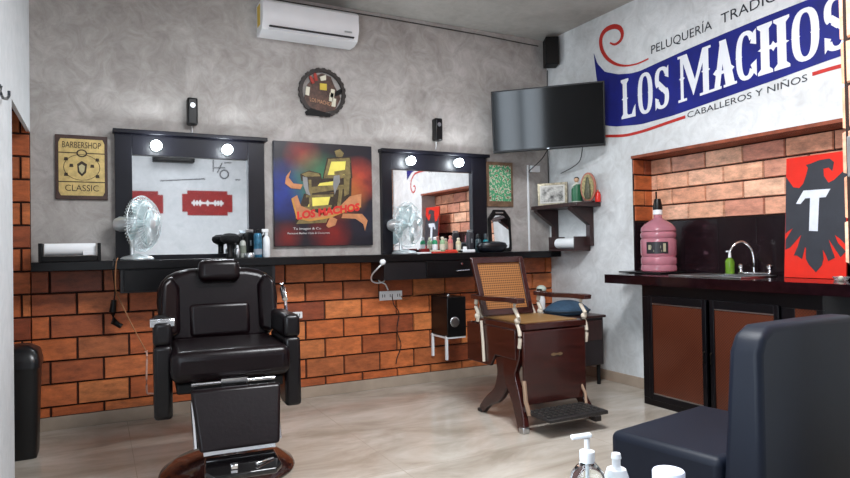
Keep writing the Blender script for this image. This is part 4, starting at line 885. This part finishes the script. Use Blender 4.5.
# red eagle board
ea = at('x', .0, 784.2, 276).y; eb = at('x', .0, 846, 276).y; ez1 = at('x', .0, 784, 158).z
eagle = wthing('eagle_board', 'red board with dark eagle and white letter T standing on the worktop', 'sign board', (.0, (ea+eb)/2, wz+.001))
EW = ea-eb; EZ0 = wz+.002; EH = ez1-EZ0
def EG(u, v, d):   # u 0..1 to the right, v pixels/400 upwards
    return (-.0-d+.05*v, ea-u*EW, EZ0+v*EH)
wp(MB().prism([(0, 0), (1, 0), (1, 1), (0, 1)], EG, -.012, 0), 'board', red, eagle, bevel=.001)
def ep(x, y): tp_ = 52-(x-12)/210*28; return ((x-12)/212, 1-(y-tp_)/(398+(x-12)/210*20))
epts = [(175, 92), (163, 80), (145, 84), (147, 108), (163, 130), (182, 120), (200, 102), (222, 80), (222, 262), (226, 280), (222, 330), (203, 312), (186, 300), (196, 325), (222, 352), (206, 372), (190, 350), (166, 315), (176, 345), (188, 375), (166, 387), (158, 368), (147, 350), (150, 380), (145, 402), (125, 426), (100, 402), (90, 385), (89, 372), (90, 350), (86, 345), (76, 386), (58, 375), (46, 376), (60, 345), (72, 305), (50, 330), (32, 350), (15, 358), (15, 325), (28, 305), (42, 284), (24, 296), (14, 305), (13, 115), (40, 148), (62, 150), (76, 135), (86, 106), (92, 82), (84, 72), (100, 68), (130, 56), (165, 50), (180, 62)]
wp(MB().prism([ep(*p_) for p_ in epts], EG, 0, .002), 'eagle', mat('eagle_dark', (.17, .18, .21), .5), eagle, smooth=False)
wp(MB().prism([ep(*p_) for p_ in [(78, 158), (170, 150), (155, 178), (133, 180), (130, 291), (100, 291), (102, 182), (84, 184), (68, 203), (52, 203)]], EG, .002, .004), 'letter_t', mat('letter_white', (.80, .82, .86), .5), eagle, smooth=False)
t = thing('glass_dish', 'small glass dish at the right end of the worktop in front of the red board', 'dish', (-.12, at('x', -.12, 841, 281).y, wz+.001))
MB().lathe([(0, 0), (.03, 0), (.042, .022), (.040, .022), (.028, .004), (0, .004)]).build('bowl', gl, t)
MB().sph((0, 0, .012), .014).build('contents', cream, t)
# ---------------------------------------------------------------- modern barber chair
bc = thing('barber_chair', 'modern black leather barber chair with footrest on a round base', 'barber chair', (-3.178, -1.34, 0), R(-4))
MB().lathe([(0, 0), (.325, 0), (.335, .012), (.325, .03), (.26, .07), (.14, .10), (.08, .115), (0, .12)], n=48).build('base', mat('base_brown_gloss', (.16, .08, .07), .12, coat=.6), bc)
MB().cyl((0, 0, .11), (0, 0, .30), .055).cyl((0, 0, .30), (0, 0, .46), .085).build('pump_column', chrome, bc)
MB().box((0, .03, .475), (.50, .46, .05)).build('seat_frame', blackm, bc, bevel=.01)
MB().box((0, .0, .585), (.555, .54, .15)).build('seat', leather, bc, bevel=.045, seg=5)
def arch(w_, h_, r_, yb_, th, lean, z0_, ztop, name, m_, cham=.03):
    mb = MB(); pts = []
    for k in range(13):
        a_ = R(180*k/12); pts.append((w_/2*math.copysign(abs(math.cos(a_))**.55, math.cos(a_)), z0_+(ztop-z0_)*.55+(ztop-z0_)*.45*abs(math.sin(a_))**.75))
    pts += [(-w_/2*.96, z0_+.1), (-w_/2*.80, z0_), (w_/2*.80, z0_), (w_/2*.96, z0_+.1)]
    mb.prism(pts, lambda u, v, d: (u, yb_+d+(v-z0_)*lean, v), 0, th)
    return mb.build(name, m_, bc, bevel=cham, seg=5)
arch(.66, .5, .2, .29, .13, .22, .62, 1.035, 'backrest', leather, .04)
for s_ in (-1, 1):
    MB().prism([(.0, .68), (.10, .66), (.14, .80), (.13, .96), (.06, 1.0), (.0, .93)], lambda u, v, d: (s_*(.21+u*.7), .265+(v-.62)*.22-u*.35+d, v), 0, .06).build('side_bolster', leather, bc, bevel=.025, seg=4)
MB().box((0, .338, .74), (.34, .06, .20), (R(-12), 0, 0)).build('lumbar_cushion', leather, bc, bevel=.03, seg=4)
MB().box((0, .36, 1.015), (.225, .10, .125), (R(-12), 0, 0)).build('headrest', leather, bc, bevel=.035, seg=4)
for s_ in (-1, 1):
    MB().box((s_*.308, .05, .735), (.088, .40, .12)).build('armrest', leatherb, bc, bevel=.025, seg=4)
    MB().prism([(-.16, .68), (.26, .68), (.24, .52), (.05, .45), (-.02, .33), (-.17, .33)], lambda u, v, d: (s_*.308+d, u, v), -.042, .042).build('side_panel', leatherb, bc, bevel=.02, seg=3)
MB().box((-.308, -.10, .802), (.11, .07, .012)).box((-.308, -.137, .785), (.11, .006, .03)).build('armrest_tray', chrome, bc, bevel=.003)
MB().tube([(.36, .25, .70), (.37, .33, .80), (.365, .35, .90), (.35, .34, .93)], .010).cyl((.36, .30, .84), (.36, .38, .90), .016).build('recline_lever', chrome, bc)
# leg rest
MB().prism([(-.205, 0), (-.20, 0.31), (.20, .31), (.205, 0)][::-1], lambda u, v, d: (u*(1 if v else .84), -.36-.0+(v-.31)*.36-d, .505+(v-.31)*.80), 0, .05).build('leg_rest', leather, bc, bevel=.015, seg=4)
MB().cyl((-.19, -.30, .512), (.19, -.30, .512), .008).bb((-.06, -.32, .49), (.06, -.27, .53)).build('hinge_bar', chrome, bc)
MB().box((0, -.50, .248), (.31, .012, .022), (R(-15), 0, 0)).build('footrest_bar', chrome, bc, bevel=.003)
MB().prism([(-.15, -.49), (-.16, -.62), (-.13, -.66), (.13, -.66), (.16, -.62), (.15, -.49)], lambda u, v, d: (u, v, d+(v+.49)*.20), .205, .23).build('footplate', blackg, bc, bevel=.008, seg=3)
MB().box((-.04, -.61, .213), (.03, .03, .02)).build('footplate_bolt', chrome, bc, bevel=.003)
MB().box((.09, -.60, .213), (.09, .012, .012), (0, 0, R(25))).build('footplate_trim', chrome, bc, bevel=.003)
for s_ in (-1, 1):
    MB().tube([(s_*.17, -.20, .47), (s_*.185, -.33, .42), (s_*.18, -.46, .26)], .012).build('leg_rest_arm', chrome, bc)
# ---------------------------------------------------------------- antique wooden barber chair
wcx, wcy = -1.215, -1.30
wch = thing('antique_barber_chair', 'antique mahogany barber chair with cane backrest, iron footplate and clawed curved legs', 'barber chair', (wcx, wcy, 0), R(-1))
iron = mat('white_iron', (.74, .70, .64), .45, var=.15)
ironb = mat('black_iron', (.12, .11, .11), .5, var=.4, scale=60, bump=.5)
m, nt, b = nodes('woven_cane'); tc = N(nt, 'ShaderNodeTexCoord'); mp = N(nt, 'ShaderNodeMapping'); mp.inputs['Scale'].default_value = (1, 0, 1)
vo = N(nt, 'ShaderNodeTexVoronoi', Scale=62.0); vo.inputs['Randomness'].default_value = 0.0
nt.links.new(tc.outputs['Object'], mp.inputs[0]); nt.links.new(mp.outputs[0], vo.inputs['Vector'])
ra = N(nt, 'ShaderNodeValToRGB'); ra.color_ramp.elements[0].position = .30; ra.color_ramp.elements[0].color = (*lin((.30, .16, .08)), 1); ra.color_ramp.elements[1].position = .42; ra.color_ramp.elements[1].color = (*lin((.62, .42, .23)), 1)
nt.links.new(vo.outputs['Distance'], ra.inputs[0]); nt.links.new(ra.outputs[0], b.inputs['Base Color']); b.inputs['Roughness'].default_value = .45
cane = m
XN, XP = -.255, .262
YB, YFt = .40, -.25
ZS = .645
MB().bb((XN, YFt, ZS-.04), (XN+.045, YB-.12, ZS)).bb((XP-.045, YFt, ZS-.04), (XP, YB-.12, ZS)).bb((XN, YFt, ZS-.04), (XP, YFt+.05, ZS)).bb((XN, YB-.16, ZS-.04), (XP, YB-.12, ZS)).build('seat_frame', wood, wch, bevel=.006)
MB().bb((XN+.04, YFt+.045, ZS-.01), (XP-.04, YB-.155, ZS+.004)).build('cane_seat', mat('cane_pale', (.52, .39, .23), .4, var=.15, scale=50), wch)
# seat box sides
for x_ in (XN, XP-.022):
    MB().prism([(YFt+.06, ZS-.04), (YB, ZS-.04), (YB, .34), (YB-.30, .34), (YB-.36, .42), (YFt+.06, .42)], lambda u, v, d: (x_+d, u, v), 0, .022).build('seat_box_side', wood, wch, bevel=.004)
MB().bb((XN+.022, YB-.02, .34), (XP-.022, YB, ZS-.04)).build('seat_box_back', wood, wch, bevel=.004)
fp = MB().bb((XN+.015, YFt-.012, .15), (XP-.02, YFt+.012, ZS-.045)).build('front_panel', wood, wch, bevel=.006)
MB().prism(rrect(.09, .012, .005, cx=.01, cy=.445), lambda u, v, d: (u, YFt-.012-d, v), 0, .002).prism(rrect(.02, .02, .005, cx=-.015, cy=.445), lambda u, v, d: (u, YFt-.012-d, v), 0, .003).prism(rrect(.02, .02, .005, cx=.035, cy=.445), lambda u, v, d: (u, YFt-.012-d, v), 0, .003).build('ornament', mat('brass_dull', (.5, .42, .32), .4, .7), fp)
# side frames with curved legs
def leg(x_, pts, ws, xs=None):
    mb = MB(); P = smoothp(pts); n = len(P); Wd = [lerp([(i/(len(ws)-1), w_) for i, w_ in enumerate(ws)], k/(n-1)) for k in range(n)]
    L, Rr = [], []
    for i, (u, v) in enumerate(P):
        a_ = P[max(i-1, 0)]; b_ = P[min(i+1, n-1)]; dx, dy = b_[0]-a_[0], b_[1]-a_[1]; l = math.hypot(dx, dy)
        L.append((u-dy/l*Wd[i]/2, v+dx/l*Wd[i]/2)); Rr.append((u+dy/l*Wd[i]/2, v-dx/l*Wd[i]/2))
    def f(u, v, d): k = max(0, (.3-v)/.3); return (x_+d+(xs or 0)*k*k, u, v)
    mb.prism(L+Rr[::-1], f, -.02, .02); return mb.build('leg', wood, wch, bevel=.006)
for x_, s_ in ((XN+.03, -1), (XP-.03, 1)):
    leg(x_, [(-.17, .60), (-.14, .45), (-.10, .32), (-.19, .16), (-.285, .02)], [.13, .15, .13, .085, .06], .05*s_*(1 if s_ < 0 else 1))
    leg(x_, [(-.02, .42), (-.03, .30), (.04, .17), (.17, .09), (.25, .02)], [.16, .14, .10, .065, .055], 0)
    k_ = .05*s_
    MB().box((x_+k_, -.30, .018), (.05, .05, .036)).build('foot_cap', steel if s_ < 0 else ironb, wch, bevel=.006)
    MB().box((x_, .262, .012), (.045, .06, .024)).build('foot_cap', ironb, wch, bevel=.006)
    # ornate white iron arm support at the front, recliner bracket at the back
    xa = x_-.03 if s_ < 0 else x_+.035
    MB().tube(smoothp([(xa, -.20, .78), (xa, -.19, .745), (xa, -.215, .71), (xa, -.235, .68), (xa, -.21, .655), (xa, -.235, .62), (xa, -.245, .56), (xa, -.235, .50)]), [.011, .010, .010, .010, .012, .013, .013, .012]+[.012]*21, n=8).sph((xa, -.22, .665), .02).build('arm_support', iron, wch)
    MB().tube(smoothp([(xa, .26, .78), (xa, .27, .72), (xa, .24, .67), (xa, .25, .62)]), .014, n=8).sph((xa, .25, .655), .022).build('back_bracket', iron, wch)
    # arms
    MB().prism(smoothp([(.29, .772), (.10, .768), (-.12, .776), (-.25, .775), (-.262, .788), (-.255, .806), (-.12, .806), (.10, .798), (.29, .802)]), lambda u, v, d: (xa+d, u, v), -.028, .028).build('armrest', wood, wch, bevel=.008)
MB().tube([(XN-.01, .19, .63), (XN-.012, .17, .50), (XN-.012, .16, .36)], .010).build('adjusting_rod', iron, wch)
MB().cyl((XN+.03, -.06, .36), (XP-.03, -.06, .36), .018).cyl((XN+.03, -.02, .20), (XP-.03, -.02, .20), .015).build('stretcher', woodd, wch)
# backrest, reclined about its foot
zb0, zb1 = .655, 1.045; bw0, bw1 = .205, .215
def BR(u, v, d): return (u-.035-(.02*(v-zb0)/(zb1-zb0)), .205-d+(v-zb0)*.27, v)
bf = MB()
bf.prism([(-bw0, zb0), (-bw0+.04, zb0), (-bw1+.04, zb1), (-bw1, zb1+.008)], BR, -.016, .016).prism([(bw0-.04, zb0), (bw0, zb0), (bw1, zb1+.008), (bw1-.04, zb1)], BR, -.016, .016)
bf.prism([(-bw0+.03, zb0), (bw0-.03, zb0), (bw0-.03, zb0+.045), (-bw0+.03, zb0+.045)], BR, -.015, .015).prism([(-bw1, zb1-.035), (bw1, zb1-.035), (bw1, zb1+.008), (-bw1, zb1+.008)], BR, -.0155, .0155)
bf.build('backrest_frame', wood, wch, bevel=.005)
MB().prism([(-bw0+.03, zb0+.04), (bw0-.03, zb0+.04), (bw1-.03, zb1-.03), (-bw1+.03, zb1-.03)], BR, -.004, .004).build('cane_back', cane, wch, smooth=False)
for s_ in (-1, 1): MB().tube([(s_*.19, .30, .80), (s_*.21, .28, .70), (s_*.22, .24, .63)], .012).build('back_hinge', iron, wch)
# iron footplate
def FPf(u, v, d): return (u, v, .125+d-(v+.25)*-.02)
f_ = MB().prism([(-.235, -.27), (-.235, -.50), (.205, -.50), (.205, -.27)], FPf, -.022, 0)
fo = f_.build('footplate', ironb, wch, bevel=.004)
gr = MB()
for i in range(10):
    for j in range(5): gr.box((-.215+i*.042, -.295-j*.042, .128), (.018, .018, .006), (0, 0, R(45)))
gr.build('footplate_studs', mat('stud_iron', (.25, .24, .23), .4, .5), fo)
for P_, r_ in (([(-.235, YFt+.0, .30), (-.245, YFt-.03, .18), (-.235, YFt-.05, .10)], .014), ([(.205, YFt+.0, .24), (.215, YFt-.03, .18), (.205, YFt-.05, .12)], .010)):
    MB().tube(P_, r_).build('footplate_hanger', mat('tan_iron', (.60, .50, .42), .4, .3), wch)
# ---------------------------------------------------------------- trolley behind the wooden chair
tr = thing('side_cabinet', 'small dark cabinet against the right wall behind the antique chair', 'cabinet', (-.36, -.66, 0))
MB().bb((-.22, -.17, .16), (.22, .20, .54)).build('body', mat('cabinet_brown_black', (.11, .06, .07), .35), tr, bevel=.004)
MB().bb((-.235, -.19, .54), (.235, .21, .56)).build('top', woodd, tr, bevel=.004)
MB().bb((-.20, -.176, .36), (.20, -.168, .52)).build('drawer', woodd, tr, bevel=.003)
for sx_ in (-.19, .19):
    for sy_ in (-.14, .17): MB().cyl((sx_, sy_, 0), (sx_, sy_, .16), .016).build('leg', blackm, tr)
q_ = at('y', -.70, 561, 315)
cl = thing('folded_cape', 'folded blue-grey barber cape lying on the small cabinet behind the antique chair', 'cape', (-.37, -.66, .561))
MB().lathe([(0, 0), (.19, 0), (.205, .02), (.20, .05), (.15, .085), (.08, .115), (0, .12)], n=24).xf(Matrix.Diagonal((1, .75, 1, 1))).build('cloth', mat('cape_blue', (.17, .27, .36), .7, var=.2, bump=.8, scale=12), cl, sub=1)
MB().lathe([(.150, .028), (.212, .030), (.212, .040), (.150, .042)], n=24).xf(Matrix.Diagonal((1, .75, 1, 1))).build('fold', mat('cape_dark', (.10, .15, .20), .7), cl)
t = thing('white_bulb_spray', 'greenish white rounded spray bottle on the small cabinet behind the cane backrest', 'spray bottle', (-.50, -.50, .561))
MB().lathe([(0, 0), (.026, 0), (.03, .02), (.03, .12), (.018, .16), (.014, .18), (0, .18)]).build('body', white, t)
MB().sph((0, 0, .205), .042, (1, 1, .8)).build('head', mat('spray_grey_green', (.70, .74, .70), .4), t)
MB().box((-.03, -.02, .20), (.04, .03, .02)).build('nozzle', blackp, t, bevel=.004)
# ---------------------------------------------------------------- trash can
tcn = thing('trash_can', 'tall black plastic trash can with a swing lid at the left brick wall', 'trash can', (-4.15, -.50, 0))
def rr3(w_, d_, r_, z_, n=4): return [(x, y, z_) for x, y in rrect(w_, d_, r_, n)]
def loft(mb, secs):
    rings = [[mb.bm.verts.new(Vector(p_)) for p_ in s_] for s_ in secs]
    for A, B in zip(rings, rings[1:]):
        for k in range(len(A)): mb.bm.faces.new((A[k], A[(k+1) % len(A)], B[(k+1) % len(A)], B[k]))
    mb.bm.faces.new(rings[0][::-1]); mb.bm.faces.new(rings[-1]); return mb
loft(MB(), [rr3(.15, .22, .03, 0), rr3(.18, .28, .04, .50)]).build('bin_body', mat('bin_black', (.045, .045, .05), .4), tcn)
loft(MB(), [rr3(.195, .30, .045, .50), rr3(.195, .30, .045, .53), rr3(.17, .26, .05, .59), rr3(.08, .16, .03, .62)]).build('lid', mat('bin_lid', (.07, .07, .08), .3), tcn)
# ---------------------------------------------------------------- hook on the left wall
t = wthing('coat_hook', 'small metal coat hook on the white left wall', 'hook', (XL, -1.12, 1.80))
hk = [at('x', XL+.03, x_, y_) for x_, y_ in ((1, 86), (1, 94), (3, 98), (7, 99), (9, 96), (9, 91))]
wp(MB().tube([tuple(p_) for p_ in hk], .006).cyl((XL, hk[0].y, hk[0].z), (XL+.03, hk[0].y, hk[0].z), .008), 'hook', mat('hook_grey', (.30, .32, .34), .3, .8), t)
# ---------------------------------------------------------------- navy chair in the foreground
nv = mat('navy_vinyl', (.06, .082, .13), .5, spec=.25, var=.12, scale=3)
nvd = mat('navy_vinyl', (.13, .16, .22))
sf = thing('waiting_chair', 'boxy navy vinyl waiting chair in the right foreground seen from behind', 'armchair', (-2.04, -2.89, 0), R(9))
MB().bb((0, -.44, .10), (.63, 0, .42)).build('seat', nv, sf, bevel=.03, seg=5)
bk = MB(); P = [(0, .06), (.0, .78), (.03, .835), (.09, .86), (.40, .855), (.74, .845), (.80, .79), (.80, .06)]
v0s = [bk.bm.verts.new((u, -.425+(0 if v < .2 else -(v-.2)*.08), v)) for u, v in P]; v1s = [bk.bm.verts.new((u, -.575, v)) for u, v in P]
bk.bm.faces.new(v0s); bk.bm.faces.new(v1s[::-1])
for k in range(len(P)): bk.bm.faces.new((v0s[k], v1s[k], v1s[(k+1) % len(P)], v0s[(k+1) % len(P)]))
bk.build('backrest', nv, sf, bevel=.022, seg=5)
for x_, y_ in ((.05, -.05), (.58, -.05), (.05, -.52), (.58, -.52)): MB().cyl((x_, y_, 0), (x_, y_, .11), .022).build('leg', blackm, sf)
# ---------------------------------------------------------------- foreground table and bottles
tb_ = thing('side_table', 'low wooden side table holding the sanitiser bottles at the bottom edge', 'table', (-2.85, -3.72, 0), R(-10))
MB().bb((-.30, -.20, .515), (.30, .20, .549)).build('tabletop', woodd, tb_, bevel=.006)
for x_ in (-.26, .26):
    for y_ in (-.16, .16): MB().bb((x_-.02, y_-.02, 0), (x_+.02, y_+.02, .515)).build('leg', woodd, tb_, bevel=.003)
tz_ = .550
def dpos(px, dep):
    d = fw+rt*((px-425)/FPX)-up*((450-239)/FPX); q_ = CAM+d*dep; return (q_.x, q_.y, tz_)
gel = mat('clear_gel', (.93, .96, .96), .03, trans=1, var=.01, ior=1.36)
t = thing('sanitiser_pump', 'clear sanitiser bottle with white pump head in the foreground', 'bottle', dpos(587, 1.32), R(-20))
MB().lathe([(0, 0), (.034, 0), (.037, .006), (.037, .085), (.033, .105), (.020, .122), (.014, .128), (0, .128)], n=28).build('bottle', gel, t)
MB().lathe([(0, .126), (.0145, .127), (.0155, .131), (.0155, .150), (.008, .153), (.0055, .155), (.0055, .176), (0, .177)], n=20).build('collar', white, t)
MB().box((-.012, 0, .181), (.044, .014, .009), (0, R(-4), 0)).build('pump_head', white, t, bevel=.003)
MB().cyl((0, 0, .01), (0, 0, .125), .003).build('dip_tube', white, t)
t = thing('white_dispenser', 'small white dispenser bottle right of the clear sanitiser bottle', 'bottle', dpos(616, 1.36), R(10))
MB().lathe([(0, 0), (.024, 0), (.026, .004), (.026, .08), (.020, .098), (.010, .103), (0, .104)], n=24).build('bottle', white, t)
MB().lathe([(0, .102), (.009, .103), (.009, .118), (.011, .121), (.009, .131), (0, .133)], n=16).build('pump', white, t)
t = thing('white_jar', 'white lidded jar at the bottom edge right of the dispenser', 'jar', dpos(668, 1.34))
MB().lathe([(0, 0), (.030, 0), (.030, .07), (0, .07)], n=28).build('jar', white, t)
MB().lathe([(0, .07), (.032, .071), (.033, .075), (.033, .097), (.031, .100), (0, .101)], n=32).build('lid', mat('lid_lilac_white', (.85, .87, .95), .4), t)
tb_.location = ((dpos(587, 1.32)[0]+dpos(668, 1.34)[0])/2, (dpos(587, 1.32)[1]+dpos(668, 1.34)[1])/2-.06, 0)
# ---------------------------------------------------------------- front wall decals (seen in the mirror)
def vmirror(px, py):   # the point of the front wall that the mirror shows at a photo pixel
    q_ = at('y', -YF-.02, px, py); return (q_.x, q_.z)
def blade(px0_, px1_, py0_, py1_, lab):
    a_ = vmirror(px0_, (py0_+py1_)/2); b_ = vmirror(px1_, (py0_+py1_)/2); c_ = vmirror((px0_+px1_)/2, py0_); d_ = vmirror((px0_+px1_)/2, py1_)
    cx0, cz0, w_, h_ = (a_[0]+b_[0])/2, (c_[1]+d_[1])/2, b_[0]-a_[0], c_[1]-d_[1]
    t = wthing('razor_blade_sign', lab, 'wall sign', (cx0, YF, cz0-h_/2), 'red razor blade signs on the front wall')
    F_ = lambda u, v, d: (cx0+u*w_, YF+d, cz0+v*h_)
    wp(MB().prism([(-.40, -.5), (.40, -.5), (.40, -.36), (.5, -.36), (.5, .36), (.40, .36), (.40, .5), (-.40, .5), (-.40, .36), (-.5, .36), (-.5, -.36), (-.40, -.36)], F_, .001, .012), 'blade_plate', mat('blade_red', (.55, .10, .10), .5), t, smooth=False)
    s_ = MB(); 
    s_.prism([(-.32, -.04), (.32, -.04), (.32, .04), (-.32, .04)], F_, .012, .014)
    for u in (-.27, -.15, 0, .15, .27): s_.prism([(u-.045, 0), (u, -.14), (u+.045, 0), (u, .14)], F_, .012, .0142)
    for u in (-.21, .21): s_.prism([(u-.02, -.1), (u+.02, -.1), (u+.02, .1), (u-.02, .1)], F_, .012, .0142)
    wp(s_, 'slot', mat('slot_white', (.85, .84, .84), .6), t, smooth=False)
blade(182, 232, 191, 215.5, 'red razor blade sign on the front wall, fully reflected in the left mirror')
blade(112, 163, 191, 217, 'red razor blade sign half cut off at the left edge of the left mirror reflection')
a_ = vmirror(152, 158); b_ = vmirror(193, 164)
t = wthing('black_wall_unit', 'black horizontal wall unit reflected at the top left of the left mirror', 'wall unit', ((a_[0]+b_[0])/2, YF, b_[1]))
wp(MB().bb((a_[0], YF, b_[1]), (b_[0], YF+.2, a_[1]+.02)), 'body', blackm, t, bevel=.01)
wp(MB().bb((a_[0]+.05, YF+.2, b_[1]+.02), (b_[0]-.05, YF+.204, b_[1]+.05)), 'vent', blackp, t)
wr_ = MB(); FF = lambda u, v, d: (vmirror(u, v)[0], YF+d, vmirror(u, v)[1])
for (u0_, v0_, u1_, v1_) in ((213, 168, 225, 168), (213, 160, 213, 172), (222, 163, 217, 173), (224, 163, 231, 163), (235, 180, 240, 180), (160, 181, 205, 179)):
    wr_.ribbon([(u0_, v0_), (u1_, v1_)], 1.0, FF, .001, .004)
wr_.ribbon([(224+4.2*math.cos(2*math.pi*k/20), 174.5+4.2*math.sin(2*math.pi*k/20)) for k in range(21)], 1.3, FF, .001, .004)
tag(wr_.build('line_drawing', mat('line_dark', (.25, .25, .27), .6), smooth=False), 'thin line drawing with a circle reflected at the top right of the left mirror', 'wall drawing')
